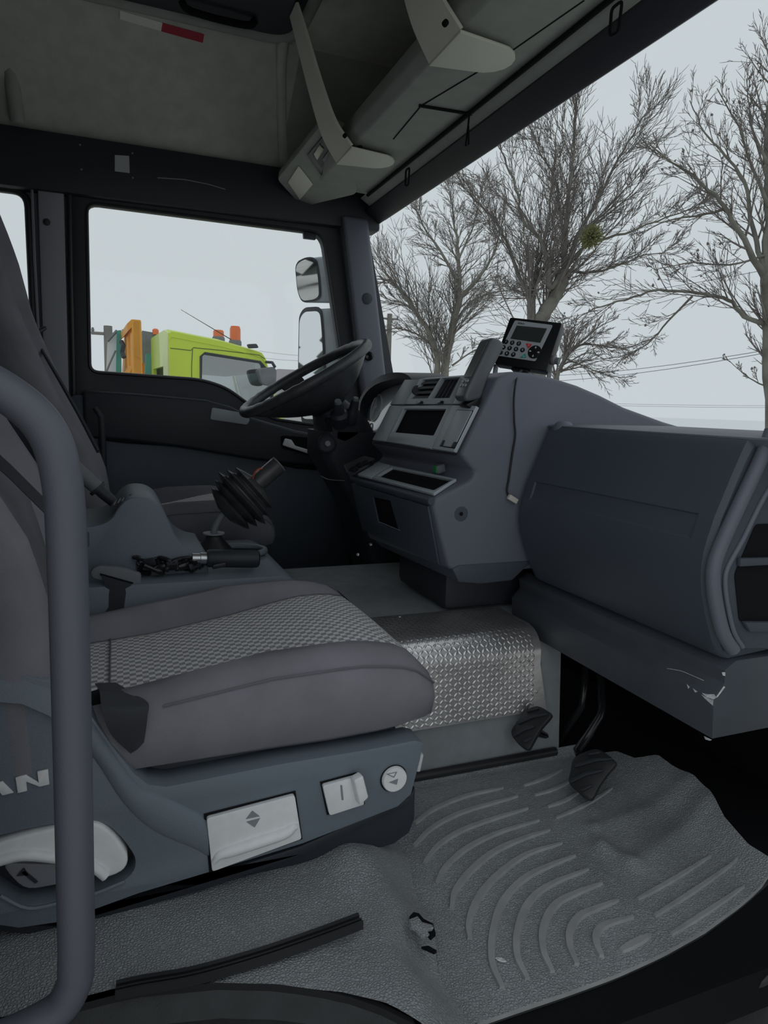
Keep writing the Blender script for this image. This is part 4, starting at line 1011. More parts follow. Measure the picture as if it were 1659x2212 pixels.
# end cap at the door side; a black sheet paints the vent's inner shade
ye = 0.748
lip_px = [(1668, 930), (1655, 965), (1628, 1025), (1590, 1105), (1552, 1190), (1540, 1240), (1545, 1300), (1562, 1368), (1584, 1404)]
tube('end_lip', cat([atY(x, y, 0.752) for x, y in lip_px], 4), 0.011, MT['dash'], dash, n=12)
prism('end_panel', [atY(x, y, ye) for x, y in [(1680, 930), (1655, 985), (1600, 1100), (1562, 1195), (1556, 1245), (1562, 1310), (1580, 1370), (1600, 1402), (1760, 1402), (1760, 930)]], (0, 0.02, 0), MT['dash_low'], dash, bevel=0.003)
tube('end_ridge', cat([atY(x, y, ye - 0.002) for x, y in [(1700, 1000), (1650, 1075), (1605, 1165), (1572, 1225), (1566, 1260), (1572, 1310), (1585, 1365), (1604, 1398)]], 4), 0.004, MT['dash'], dash, n=8)
prism('vent_shade', rpoly([atY(x, y, ye - 0.001) for x, y in [(1632, 1132), (1740, 1130), (1740, 1345), (1660, 1348), (1596, 1342), (1586, 1240)]], 0.006, 2), (0, -0.001, 0), MT['black'], dash)
prism('cavity_shelf', [atY(x, y, ye - 0.001) for x, y in [(1592, 1204), (1740, 1200), (1740, 1214), (1590, 1222)]], (0, -0.008, 0), MT['dash_low'], dash, bevel=0.002)
prism('cavity_floor', [atY(x, y, ye - 0.001) for x, y in [(1598, 1340), (1740, 1340), (1740, 1365), (1610, 1362)]], (0, -0.010, 0), MT['dash_low'], dash, bevel=0.003)
# driver side body
prism('driver_dash', [(0.92, YF, 0.42), (0.88, YF, 0.60), (0.88, YF, 0.655), (0.95, YF, 0.70), (0.97, YF, 0.80), (1.04, YF, 0.845), (1.22, YF, 0.78), (1.20, YF, 0.42)], (0, 0.82, 0), MT['dark'], dash, bevel=0.01)
box('knee_panel', (0.86, 2.02, 0.02), (1.10, 2.54, 0.45), MT['black'], dash, bevel=0.02)

# folded sheet metal box below the glove box
mb = empty('metal_box', (1.0, 1.05, 0.26), 'black folded sheet metal box under the glove box with chipped corner', 'box')
mprof = [(0.882, 0.268), (0.876, 0.338), (0.897, 0.360), (0.893, 0.383), (0.915, 0.397), (1.12, 0.397), (1.12, 0.268)]
prism('box_shell', [(x, 0.752, z) for x, z in mprof], (0, 0.60, 0), MT['boxmetal'], mb, bevel=0.0015)
PMf = Pl((0.882, 0.8, 0.268), (0.882, 1.2, 0.268), (0.876, 0.8, 0.338)); PMt = Pl((0.876, 0.8, 0.338), (0.876, 1.2, 0.338), (0.897, 0.8, 0.360))
def chips(pl, l): prism('paint_chip', pl.pts(l, 0.0002), pl.n * 0.0005, MT['chip'], mb)
chips(PMf, [(1515, 1500), (1530, 1508), (1541, 1512), (1540, 1524), (1533, 1518), (1522, 1508)])
chips(PMt, [(1516, 1497), (1528, 1500), (1543, 1500), (1548, 1507), (1541, 1511), (1526, 1506)])
chips(PMf, [(1521, 1590), (1538, 1598), (1534, 1600), (1524, 1597)])
chips(PMf, [(1484, 1478), (1490, 1484), (1487, 1488)]); chips(PMf, [(1497, 1487), (1507, 1494), (1502, 1496)])
prism('paint_chip', [atY(x, y, 0.7515) for x, y in [(1563, 1482), (1566, 1484), (1550, 1505), (1545, 1508)]], (0, -0.0006, 0), MT['chip'], mb)
prism('paint_chip', [atY(x, y, 0.7515) for x, y in [(1559, 1452), (1566, 1452), (1566, 1460), (1561, 1459)]], (0, -0.0006, 0), MT['chip'], mb)
tube('scratch', cat([PMt.pt(x, y, 0.0004) for x, y in [(1441, 1444), (1470, 1449), (1495, 1459), (1520, 1470)]], 4), 0.0005, MT['chip'], mb, n=5)
lathe('screw', PMt.pt(1397, 1389, 0.0), PMt.n, [(0.004, 0), (0.003, 0.002), (0, 0.002)], MT['dark'], mb, n=8)

# ------------------------------------------------------------------ instrument cluster
ic = empty('instrument_cluster', (0.84, 2.12, 0.66), 'pale instrument cluster with white ringed dials under a black hood', 'instrument cluster')
XL = 0.79
hood_o = [atX(x, y, XL) for x, y in [(772, 905), (774, 872), (784, 848), (800, 828), (822, 812), (847, 805), (870, 806), (886, 815), (893, 832)]]
hood_o = cat(hood_o, 4)
cen = atX(832, 890, XL)
hood_i = [p + (cen - p).normalized() * 0.022 for p in hood_o]
n = len(hood_o)
vs_, fs = [], []
for a, b in zip(hood_o, hood_i):
    vs_ += [a, b, b + V((0.05, 0, -0.008)), a + V((0.12, 0, 0.004))]
for i in range(n - 1):
    for k in range(4): fs.append([i * 4 + k, i * 4 + (k + 1) % 4, i * 4 + 4 + (k + 1) % 4, i * 4 + 4 + k])
fs += [[0, 1, 2, 3], [4 * n - 4 + k for k in (3, 2, 1, 0)]]
M('hood', vs_, fs, MT['dark'], ic, sharp=30)
PC = Pl((0.798, 2.2, 0.66), (0.798, 1.8, 0.66), (0.842, 2.2, 0.86))
face = PC.pts([(774, 935), (778, 892), (795, 861), (824, 836), (860, 830), (893, 834), (893, 960), (800, 950)])
prism('cluster_face', face, -PC.n * 0.01, MT['cluster'], ic, bevel=0.002)
def dial(cx, cy, r):
    c = PC.pt(cx, cy, 0.001); x, y, z = frame_of(PC.n, (0, 0, 1))
    tube('dial_ring', [c + (x * math.cos(a) + y * math.sin(a)) * r for a in [2 * math.pi * k / 40 for k in range(40)]], 0.0016, MT['ring'], ic, n=6, closed=True)
    return c, x, y
c, x_, y_ = dial(812, 881, 0.046)
tube('needle', [c + PC.n * 0.002, c + PC.n * 0.002 + (x_ * 0.3 - y_ * 0.9) * 0.02], 0.0008, MT['ring'], ic, n=5)
dial(781, 914, 0.014); dial(800, 924, 0.016)
obox('cluster_ledge', PC.pt(797, 944, 0.01), (0.02, 0, 0.004), (0, 0.12, 0), (0, 0, 0.006), MT['greyp'], ic, bevel=0.003)

# ------------------------------------------------------------------ steering wheel and column
sc_c = V((0.566, 2.14, 0.866)); tilt = math.radians(31.5)
u = V((math.cos(tilt), 0, math.sin(tilt))); w = V((0, 1, 0)); nrm = V((-math.sin(tilt), 0, math.cos(tilt)))
RW = 0.222
st = empty('steering_wheel', sc_c - nrm * 0.12, 'large black steering wheel with wide spokes', 'steering wheel')
tube('rim', [sc_c + (u * math.cos(a) + w * math.sin(a)) * RW for a in [2 * math.pi * k / 72 for k in range(72)]], [0.0165 + 0.0012 * math.sin(k * 2.6) * (1 if 20 < k < 52 or k < 8 or k > 64 else 0) for k in range(72)], MT['wheelm'], st, n=14, closed=True)
for s, half_o, half_i in ((-1, 86, 55), (1, 11, 14)):
    vs_, fs = [], []; na, nr = 18, 8
    for i in range(na + 1):
        t = i / na; a = math.radians(lerp(-half_o, half_o, t)); b = math.radians(lerp(-half_i, half_i, t))
        for j in range(nr + 1):
            v = j / nr; e = v ** 0.8
            po = sc_c + (u * math.sin(a) + w * s * math.cos(a)) * (RW - 0.006) - nrm * 0.004
            pi_ = sc_c + u * 0.02 + (u * math.sin(b) + w * s * math.cos(b)) * 0.062 - nrm * 0.105
            p = po.lerp(pi_, v) + nrm * (-0.020 * math.sin(math.pi * v)) * (0.4 + math.cos(a) * 0.6)
            vs_.append(p)
    k0 = len(vs_)
    vs_ += [p - nrm * 0.012 + w * (-s * 0.004) for p in vs_]
    for i in range(na):
        for j in range(nr):
            q0 = i * (nr + 1) + j
            fs.append([q0, q0 + 1, q0 + nr + 2, q0 + nr + 1]); fs.append([k0 + q0, k0 + q0 + nr + 1, k0 + q0 + nr + 2, k0 + q0 + 1])
    for i in range(na):
        for q0, q1 in ((i * (nr + 1), (i + 1) * (nr + 1)), (i * (nr + 1) + nr, (i + 1) * (nr + 1) + nr)): fs.append([q0, q1, k0 + q1, k0 + q0])
    for j in range(nr):
        for i in (0, na): fs.append([i * (nr + 1) + j, i * (nr + 1) + j + 1, k0 + i * (nr + 1) + j + 1, k0 + i * (nr + 1) + j])
    M('spoke', vs_, fs, MT['wheelm'], st, sharp=60)
lathe('hub', sc_c - nrm * 0.13 + u * 0.02, nrm, [(0.05, 0), (0.066, 0.02), (0.082, 0.05), (0.09, 0.085), (0.07, 0.10), (0, 0.105)], MT['dark'], st, n=28, sharp=60)
scol = empty('steering_column', (0.74, 2.10, 0.02), 'black steering column housing with stalks and ignition lock', 'steering column')
ax_ = -nrm
c0 = sc_c + u * 0.02 - nrm * 0.12
R_ = []
for d, a, b, dx in ((0.0, 0.055, 0.06, 0), (0.05, 0.075, 0.085, 0.0), (0.10, 0.085, 0.095, 0.0), (0.16, 0.075, 0.085, 0.01), (0.20, 0.060, 0.075, 0.02)):
    c = c0 + ax_ * d + u * dx
    R_.append([c + u * math.copysign(abs(math.cos(t)) ** 0.6, math.cos(t)) * a + w * math.copysign(abs(math.sin(t)) ** 0.6, math.sin(t)) * b for t in [2 * math.pi * k / 24 for k in range(24)]])
rings('shroud', R_, MT['dark'], scol, sharp=50)
# lower tower down to the floor
R_ = []
for x0_, x1_, y0_, y1_, z in ((0.60, 0.82, 2.02, 2.26, 0.70), (0.60, 0.84, 2.02, 2.26, 0.62), (0.66, 0.88, 2.03, 2.25, 0.52), (0.72, 0.95, 2.03, 2.25, 0.42), (0.78, 1.02, 2.02, 2.26, 0.2), (0.80, 1.05, 2.02, 2.26, 0.0)):
    R_.append(rpoly([(x0_, y0_, z), (x1_, y0_, z), (x1_, y1_, z), (x0_, y1_, z)], 0.04, 4))
rings('tower', R_, MT['dark'], scol, sharp=50)
lk = atY(707, 958, 2.018)
lathe('lock_ring', lk, (-0.2, -1, 0.1), [(0.030, -0.004), (0.030, 0.003), (0.026, 0.006), (0.022, 0.003), (0, 0.003)], MT['dark'], scol, n=24)
lathe('ignition_lock', lk + V((0, -0.004, 0)), (-0.2, -1, 0.1), [(0.0085, 0), (0.0085, 0.005), (0, 0.005)], MT['silver_dk'], scol, n=16, label='grey ignition lock')
# stalk block with two stalks pointing to the passenger
sb1 = [atY(x, y, 2.02) for x, y in [(712, 902), (770, 905), (780, 925), (772, 940), (745, 955), (722, 945)]]
prism('stalk_block', rpoly(sb1, 0.01, 3), (0, 0.08, 0), MT['dark'], scol, bevel=0.005)
def stalk(px, Y0, Y1, r0, r1):
    a = atY(*px[0], Y0); b = atY(*px[1], Y1)
    tube('stalk', [a, a.lerp(b, .45), a.lerp(b, .55), a.lerp(b, .88), b], [r0, r0 * 1.05, r1 * 1.15, r1, r1 * 0.8], MT['dark'], scol, n=14, sharp=40)
    tube('stalk_tip', [b, b + (b - a).normalized() * 0.008], [r1 * 0.72, r1 * 0.6], MT['greyp'], scol, n=12)
stalk([(734, 915), (730, 870)], 2.02, 1.97, 0.027, 0.016)
stalk([(758, 910), (768, 864)], 2.02, 1.98, 0.020, 0.013)
tube('seam_wire', cat([atY(x, y, 2.015) for x, y in [(693, 1028), (705, 1034), (720, 1037), (745, 1038)]], 4), 0.0012, MT['silver_dk'], scol, n=5)
for x, y in ((773, 1198), (801, 1176)):
    lathe('bolt', atY(x, y, 2.0), (-0.5, -1, 0.3), [(0.005, 0), (0.005, 0.004), (0, 0.005)], MT['steel'], scol, n=8)

# ------------------------------------------------------------------ display unit on its bracket
def z2(l): return [(960 + .1808 * x, 660 + .1808 * y) for x, y in l]
nd = V((-0.80, -0.62, 0.30)).normalized()
C0 = V((0.925, 1.42, 0.935)); PD = Pl(C0, C0 + nd.orthogonal(), C0 + nd.cross(nd.orthogonal()))
dev = empty('display_unit', C0 - V((0, 0, 0.07)), 'black display unit with keypad and dark screen on a bracket', 'display unit')
def dv(l, off=0.0): return [PD.pt(x, y, off) for x, y in z2(l)]
prism('case', rpoly(dv([(785, 140), (1405, 208), (1215, 785), (592, 692)]), 0.005, 3), -PD.n * 0.030, MT['key'], dev, bevel=0.003, seg=3)
prism('case_foot', dv([(800, 735), (1000, 765), (985, 795), (790, 765)], -0.006), -PD.n * 0.02, MT['key'], dev, bevel=0.002)
fc = prism('face_plate', rpoly(dv([(845, 178), (1297, 236), (1088, 668), (640, 600)], 0.0), 0.004, 3), PD.n * 0.0012, MT['devface'], dev)
prism('screen', dv([(866, 240), (1226, 276), (1145, 447), (790, 396)], 0.0012), PD.n * 0.0008, MT['screen'], fc)
xdv = (PD.pt(*z2([(1297, 236)])[0]) - PD.pt(*z2([(845, 178)])[0])).normalized(); ydv = PD.n.cross(xdv)
for s, cx, cy in (('1', 738, 435), ('2', 812, 445), ('3', 890, 455), ('4', 706, 500), ('5', 780, 510), ('6', 857, 522), ('0', 935, 532), ('7', 672, 562), ('8', 748, 574), ('9', 825, 586)):
    c = PD.pt(*z2([(cx, cy)])[0], 0.0012)
    kk = lathe('key', c, PD.n, [(0.0058, 0), (0.0056, 0.0012), (0.004, 0.0018), (0, 0.0018)], MT['key'], fc, n=18)
    text('digit', s, c + PD.n * 0.0019, xdv, ydv, 0.0075, MT['white'], kk, depth=0.0003)
c = PD.pt(*z2([(1078, 556)])[0], 0.0012)
dp = lathe('direction_pad', c, PD.n, [(0.0165, 0), (0.0162, 0.0014), (0.012, 0.0022), (0, 0.0022)], MT['key'], fc, n=30)
for k in range(4):
    a = k * math.pi / 2; d1 = xdv * math.cos(a) + ydv * math.sin(a); d2 = PD.n.cross(d1); cc = c + d1 * 0.0105 + PD.n * 0.0024
    prism('arrow', [cc + d1 * 0.0030, cc + d2 * 0.0026 - d1 * 0.0002, cc + d2 * 0.0010 - d1 * 0.0002, cc + d2 * 0.0006 - d1 * 0.003, cc - d2 * 0.0006 - d1 * 0.003, cc - d2 * 0.0010 - d1 * 0.0002, cc - d2 * 0.0026 - d1 * 0.0002], PD.n * 0.0003, MT['white'], dp)
rk = prism('escape_key', rpoly(dv([(975, 452), (1052, 466), (1000, 516)], 0.0012), 0.002, 2), PD.n * 0.0015, MT['red'], fc)
text('lettering', 'ESC', PD.pt(*z2([(1008, 474)])[0], 0.0028), xdv, ydv, 0.0036, MT['white'], rk, depth=0.0002)
tk = prism('enter_key', rpoly(dv([(968, 572), (980, 624), (905, 624)], 0.0012), 0.002, 2), PD.n * 0.0015, MT['teal'], fc)
text('lettering', 'RET', PD.pt(*z2([(950, 608)])[0], 0.0028), xdv, ydv, 0.0036, MT['white'], tk, depth=0.0002)
text('lettering', 'VDO', PD.pt(*z2([(915, 216)])[0], 0.0013), xdv, ydv, 0.0062, MT['key'], fc, depth=0.0003, xs=1.35, bold=0.02)
for cx in (995, 1035, 1075, 1130):
    prism('print_bar', dv([(cx - 14, 216 + (cx - 915) * 0.12), (cx + 14, 220 + (cx - 915) * 0.12), (cx + 10, 232 + (cx - 915) * 0.12), (cx - 18, 228 + (cx - 915) * 0.12)], 0.0012), PD.n * 0.0003, MT['label_blue'], fc)
kc = PD.pt(*z2([(1265, 650)])[0], -0.015)
lathe('clamp_knob', kc, xdv, [(0.006, -0.004), (0.010, 0.0), (0.011, 0.010), (0.008, 0.013), (0.0085, 0.022), (0, 0.022)], MT['greyp'], dev, n=16)
bl = PD.pt(*z2([(1240, 700)])[0], -0.018); b2 = V((bl.x + 0.01, bl.y, 0.845))
obox('bracket_leg', (bl + b2) / 2, xdv * 0.0012, nd.cross(xdv) * ((bl - b2).length / 2) if 0 else V((0.002, 0, (bl.z - b2.z) / 2)), V((0.010, 0.007, 0)), MT['greyp'], dev, bevel=0.0006)
bl = PD.pt(*z2([(590, 700)])[0], -0.018); b2 = V((bl.x + 0.01, bl.y, 0.85))
obox('bracket_leg', (bl + b2) / 2, xdv * 0.0012, V((0.002, 0, (bl.z - b2.z) / 2)), V((0.010, 0.007, 0)), MT['greyp'], dev, bevel=0.0006)
# cable down the side of the dashboard to a clear plug
cb_ = empty('data_cable', atY(1105, 1078, 1.29), 'thin black cable hanging down the dashboard side to a clear plug', 'cable')
cpts = [PD.pt(1128, 800, -0.012), atY(1126, 806, 1.37) + V((0, 0, 0.006)), atY(1120, 813, 1.32) + V((0, 0, 0.005)), atY(1114, 828, 1.291), atY(1110, 862, 1.294), atY(1111, 910, 1.296), atY(1113, 940, 1.296), atY(1106, 985, 1.296), atY(1099, 1035, 1.296), atY(1095, 1058, 1.296), atY(1098, 1070, 1.296), atY(1102, 1075, 1.294)]
tube('cord', cat(cpts, 5), 0.0022, MT['cable'], cb_, n=8)
obox('plug', atY(1107, 1078, 1.290), (0.011, 0, -0.006), (0, 0.005, 0), (0.003, 0, 0.005), MT['plug'], cb_, bevel=0.0012)
# handset in its cradle
hs = empty('handset', atY(1010, 860, 1.34), 'dark grey cordless handset leaning on the dashboard vents', 'handset')
side = [atY(x, y, 1.318) for x, y in [(1062, 729), (1078, 731), (1091, 742), (1087, 756), (1056, 815), (1040, 862), (1010, 868), (1002, 858), (1010, 838)]]
prism('body', side, (0, 0.050, 0), MT['phone'], hs, bevel=0.008, seg=3)
PH = Pl(side[0], side[8], side[0] + V((0, 0.05, 0)))
ax1 = (side[8] - side[0])
def hf(u_, v_, off=0.0006): return side[0] + ax1 * u_ + V((0, 0.05 * v_, 0)) + PH.n * off
prism('screen', [hf(.08, .16), hf(.78, .16), hf(.78, .84), hf(.08, .84)], PH.n * 0.0008, MT['hscreen'], hs)
for u_, v_ in ((.86, .25), (.86, .42), (.95, .25), (.95, .50), (.87, .70), (.95, .75)):
    lathe('button', hf(u_, v_), PH.n, [(0.0035, 0), (0.003, 0.0015), (0, 0.0015)], MT['devface'], hs, n=10)
prism('cradle', [atY(x, y, 1.322) for x, y in [(1030, 862), (1048, 858), (1052, 878), (1020, 886), (1006, 874)]], (0, 0.04, 0), MT['key'], hs, bevel=0.003)

# ------------------------------------------------------------------ raised console with parking brake between the seats
co = empty('centre_console', (0.1, 1.6, 0.29), 'blue grey plastic console hump between the seats', 'console')
yc0 = 1.50
top_px = [(150, 1140), (205, 1136), (238, 1122), (256, 1096), (275, 1079), (300, 1074), (325, 1078), (345, 1092), (362, 1120), (378, 1155), (396, 1178), (420, 1192), (450, 1198)]
tp_ = cat([atY(x, y, yc0) for x, y in top_px], 4)
low = [V((tp_[-1].x, yc0, 0.40)), V((tp_[0].x, yc0, 0.40))]
prism('brake_hump', tp_ + low, (0, 0.26, 0), MT['seattrim'], co, bevel=0.006)
base = [V((x, 1.43, z)) for x, z in [(-0.6, 0.29), (0.43, 0.29), (0.36, 0.395), (0.335, 0.407), (-0.6, 0.407)]]
prism('console_base', base, (0, 0.42, 0), MT['seattrim'], co, bevel=0.008)
wc = V((0.255, 1.66, 0.412))
tube('well_ring', [wc + V((0.085 * math.cos(a), 0.06 * math.sin(a), 0.004)) for a in [2 * math.pi * k / 32 for k in range(32)]], 0.008, MT['seattrim'], co, n=8, closed=True)
lathe('well', wc + V((0, 0, -0.002)), (0, 0, 1), [(0.080, 0), (0.080, 0.001), (0, 0.001)], MT['black'], co, n=28, up=(1, 0, 0), sy=0.7)
pbk = empty('parking_brake', atY(245, 1085, 1.58), 'grey parking brake lever with a black gaiter on the console hump', 'lever')
tube('lever', [atY(150, 1000, 1.60), atY(190, 1036, 1.60), atY(212, 1056, 1.60)], 0.016, MT['greyp'], pbk, n=14)
tube('sleeve', [atY(211, 1055, 1.60), atY(228, 1070, 1.60), atY(246, 1086, 1.60)], [0.013, 0.0125, 0.011], MT['dark'], pbk, n=14)
tube('collar', [atY(209, 1053, 1.60), atY(214, 1058, 1.60)], 0.020, MT['dark'], pbk, n=14)
for k in range(5):
    tube('gaiter_fold', cat([atY(246 + k * 9, 1098 - k * 4, 1.52), atY(252 + k * 9, 1088 - k * 4, 1.58), atY(256 + k * 9, 1092 - k * 4, 1.68)], 4), 0.008, MT['dark'], pbk, n=8)

# gear lever with stripped bellows
gl_ = empty('gear_lever', (0.235, 1.66, 0.41), 'bent gear lever with ribbed black bellows and bare handle tube', 'gear lever')
b0 = atY(462, 1186, 1.66); b1 = atY(462, 1150, 1.66); b2 = atY(474, 1120, 1.66); b3 = atY(505, 1088, 1.66); b4 = atY(550, 1048, 1.66); b5 = atY(602, 1003, 1.66)
lathe('boot', b0 + V((0, 0, -0.012)), (0, 0, 1), [(0.055, 0), (0.050, 0.006), (0.022, 0.038), (0.018, 0.046), (0.022, 0.048), (0.022, 0.052), (0, 0.052)], MT['rubber'], gl_, n=24)
lathe('washer', b0 + V((0, 0, 0.038)), (0, 0, 1), [(0.026, 0), (0.026, 0.003), (0, 0.003)], MT['silver_dk'], gl_, n=20)
tube('rod', cat([b0, b1, b2, b3], 5), 0.0085, MT['steel'] if 0 else MT['greyp'], gl_, n=10)
axd = (b5 - b3).normalized()
side_ = V((axd.z, 0, -axd.x))
prof_b = [(0.020, -0.035)]
for k in range(5):
    prof_b += [(0.050 + 0.008 * (2 - abs(k - 2)), -0.022 + k * 0.019), (0.062 + 0.008 * (2 - abs(k - 2)), -0.014 + k * 0.019), (0.046 + 0.006 * (2 - abs(k - 2)), -0.006 + k * 0.019)]
prof_b += [(0.02, 0.080), (0, 0.082)]
lathe('bellows', b3 + axd * 0.0 + side_ * 0.004, axd, prof_b, MT['bellow'], gl_, n=30, up=side_, sx=1.12, sy=0.75, sharp=30)
tube('handle_tube', [b4 - axd * 0.01, b5 - axd * 0.004, b5], [0.0225, 0.0225, 0.020], MT['bellow'], gl_, n=18)
tube('handle_rim', [b5 + (V((0, 1, 0)) * math.cos(a) + side_ * math.sin(a)) * 0.021 for a in [2 * math.pi * k / 20 for k in range(20)]], 0.0022, MT['greyp'], gl_, n=6, closed=True)
tube('wire_end', cat([atY(546, 1034, 1.64), atY(550, 1022, 1.63), atY(558, 1014, 1.63), atY(566, 1012, 1.64)], 4), 0.0022, MT['copper'], gl_, n=6, label='orange red wire end')

# loose handle piece lying on the console with its cable tangle
lh = empty('loose_shift_grip', atY(500, 1228, 1.47), 'loose black cylindrical grip lying on the console', 'grip')
ga, gb_ = atY(446, 1206, 1.475), atY(556, 1207, 1.475)
tube('barrel', [ga, ga.lerp(gb_, 0.05), ga.lerp(gb_, .9), gb_], [0.017, 0.0195, 0.0205, 0.0195], MT['dark'], lh, n=20)
lathe('end_cap', gb_, gb_ - ga, [(0.019, 0), (0.017, 0.003), (0.012, 0.001), (0, 0.001)], MT['gloss'], lh, n=20)
lathe('nut', ga - (gb_ - ga).normalized() * 0.030, gb_ - ga, [(0.011, 0), (0.011, 0.016), (0.0125, 0.017), (0.0125, 0.030), (0, 0.030)], MT['steel'], lh, n=12)
obox('side_key', ga.lerp(gb_, 0.22) + V((0, -0.018, -0.012)), (0.014, 0, 0.002), (0, 0.004, 0), (0, 0, 0.005), MT['rubber'], lh, bevel=0.002)
ct = empty('cable_tangle', atY(365, 1238, 1.48), 'tangled black cables and clips beside the loose grip', 'cable')
random.seed(11)
for k in range(9):
    px = 300 + random.random() * 120; py = 1212 + random.random() * 22
    pts = [atY(px + random.uniform(-28, 28), py + random.uniform(-14, 12), 1.48 + random.uniform(-0.02, 0.03)) for _ in range(5)]
    for p in pts: p.z = max(p.z, 0.416)
    tube('loop', cat(pts, 5), 0.0055 if k < 5 else 0.003, MT['gloss'] if k % 2 else MT['cable'], ct, n=8)
for k, (x, y) in enumerate(((322, 1214), (345, 1226), (372, 1216), (398, 1222), (420, 1220))):
    p = atY(x, y, 1.475); p.z = max(p.z, 0.424)
    obox('clip', p, (0.012, 0.003 * (k - 2), 0.003), (0, 0.008, 0), (-0.002, 0, 0.007), MT['gloss'] if k % 2 else MT['dark'], ct, bevel=0.003)

# ------------------------------------------------------------------ pedals of the passenger side
def zp(l): return [(1050 + .211 * x, 1400 + .211 * y) for x, y in l]
def pedal(label, outline, P0, grooves, lever, knee, topx):
    r = empty('foot_pedal', P0, label, 'pedal', 'pedals in the passenger footwell')
    nn = V((-0.62, -0.32, 0.72)).normalized(); pl = Pl(P0, V(P0) + nn.orthogonal(), V(P0) + nn.cross(nn.orthogonal()))
    pd = prism('pad', cat([pl.pt(x, y) for x, y in zp(outline)], 3, closed=True), -pl.n * 0.012, MT['rubber'], r, bevel=0.003)
    for g in grooves:
        prism('tread', rpoly([pl.pt(x, y, 0.0005) for x, y in zp(g)], 0.002, 2), pl.n * 0.004, MT['dark'], pd, bevel=0.001)
    pts = [atX(*zp([q_])[0], xx) for q_, xx in lever]
    vs_, fs = [], []
    tube('arm', pts, 0.009, MT['gloss'], r, n=8)
    return r
pedal('black ribbed foot pedal close to the tread plate', [(400, 640), (520, 590), (635, 645), (668, 690), (560, 820), (480, 960), (435, 1030), (370, 1010), (275, 915), (258, 840), (310, 760)], (0.822, 1.146, 0.105),
      [[(410, 640), (540, 608), (545, 628), (420, 660)], [(310, 760), (470, 690), (630, 668), (630, 688), (480, 720), (330, 785)], [(275, 880), (420, 800), (490, 790), (500, 815), (400, 850), (285, 915)], [(380, 950), (470, 910), (475, 935), (400, 975)]],
      [((500, 860), 0.86), ((600, 890), 0.90), ((740, 960), 0.96), ((800, 870), 0.97), ((985, 590), 0.98), ((1005, 400), 0.99), ((1020, 100), 1.02)], None, None)
pedal('black ribbed foot pedal standing lower over the mat ribs', [(900, 1120), (1080, 1035), (1180, 1045), (1305, 1140), (1328, 1185), (1240, 1290), (1150, 1420), (1085, 1540), (1010, 1530), (920, 1450), (845, 1370), (862, 1250)], (0.872, 1.01, 0.055),
      [[(1040, 1080), (1170, 1060), (1175, 1082), (1050, 1105)], [(895, 1200), (1120, 1130), (1295, 1130), (1290, 1150), (1130, 1165), (910, 1230)], [(855, 1350), (1020, 1270), (1200, 1245), (1200, 1270), (1030, 1310), (865, 1390)], [(960, 1450), (1090, 1395), (1095, 1420), (985, 1475)]],
      [((960, 1100), 0.89), ((930, 1050), 0.90), ((1050, 880), 0.93), ((1165, 700), 0.96), ((1190, 620), 0.97), ((1180, 400), 0.99), ((1160, 150), 1.02)], None, None)
# ------------------------------------------------------------------ outside: driver side mirrors
sm_ = empty('side_mirror', (0.98, 2.70, 0.70), 'pair of grey outside mirrors on one arm beyond the driver window', 'mirror')
def mirror(glass_px, shell_px, Y, dep, nz, lab):
    # the glass faces the driver: its plane turns about the vertical
    c = atY(sum(p[0] for p in glass_px) / len(glass_px), sum(p[1] for p in glass_px) / len(glass_px), Y)
    nn = V((-0.87, -0.49, nz)).normalized(); pl = Pl(c, c + nn.orthogonal(), c + nn.cross(nn.orthogonal()))
    g = [pl.pt(x, y) for x, y in glass_px]
    gc = sum(g, V()) / len(g)
    outer = [gc + (p - gc) * 1.10 for p in g]
    h = prism('housing', rpoly([pl.pt(x, y) for x, y in shell_px], 0.03, 4), -nn * dep, MT['mirror_shell'], sm_, bevel=0.02, seg=3, label=lab)
    prism('bezel', rpoly(outer, 0.035, 4), nn * 0.006, MT['dark'], h, bevel=0.002)
    prism('mirror_glass', rpoly([p + nn * 0.0065 for p in g], 0.03, 4), nn * 0.002, MT['mirror'], h)
mirror([(641, 573), (660, 560), (683, 560), (690, 600), (692, 640), (680, 647), (655, 650), (646, 628)], [(637, 562), (690, 554), (738, 552), (752, 650), (720, 655), (650, 654), (642, 630)], 2.98, 0.11, -0.16, 'smaller upper mirror')
mirror([(650, 690), (660, 674), (694, 672), (698, 720), (702, 800), (704, 905), (655, 905), (648, 800)], [(646, 680), (660, 668), (740, 664), (760, 900), (760, 935), (652, 930), (645, 800)], 2.98, 0.12, -0.04, 'tall lower mirror')
ma = atY(718, 530, 3.0); mz = atY(735, 940, 3.0)
tube('arm', [V((1.02, 2.64, ma.z + 0.06)), ma + V((0, 0, 0.06)), ma, atY(724, 700, 3.0), mz, mz + V((0, 0, -0.05)), V((1.06, 2.64, mz.z - 0.05))], 0.018, MT['greyp'], sm_, n=10)

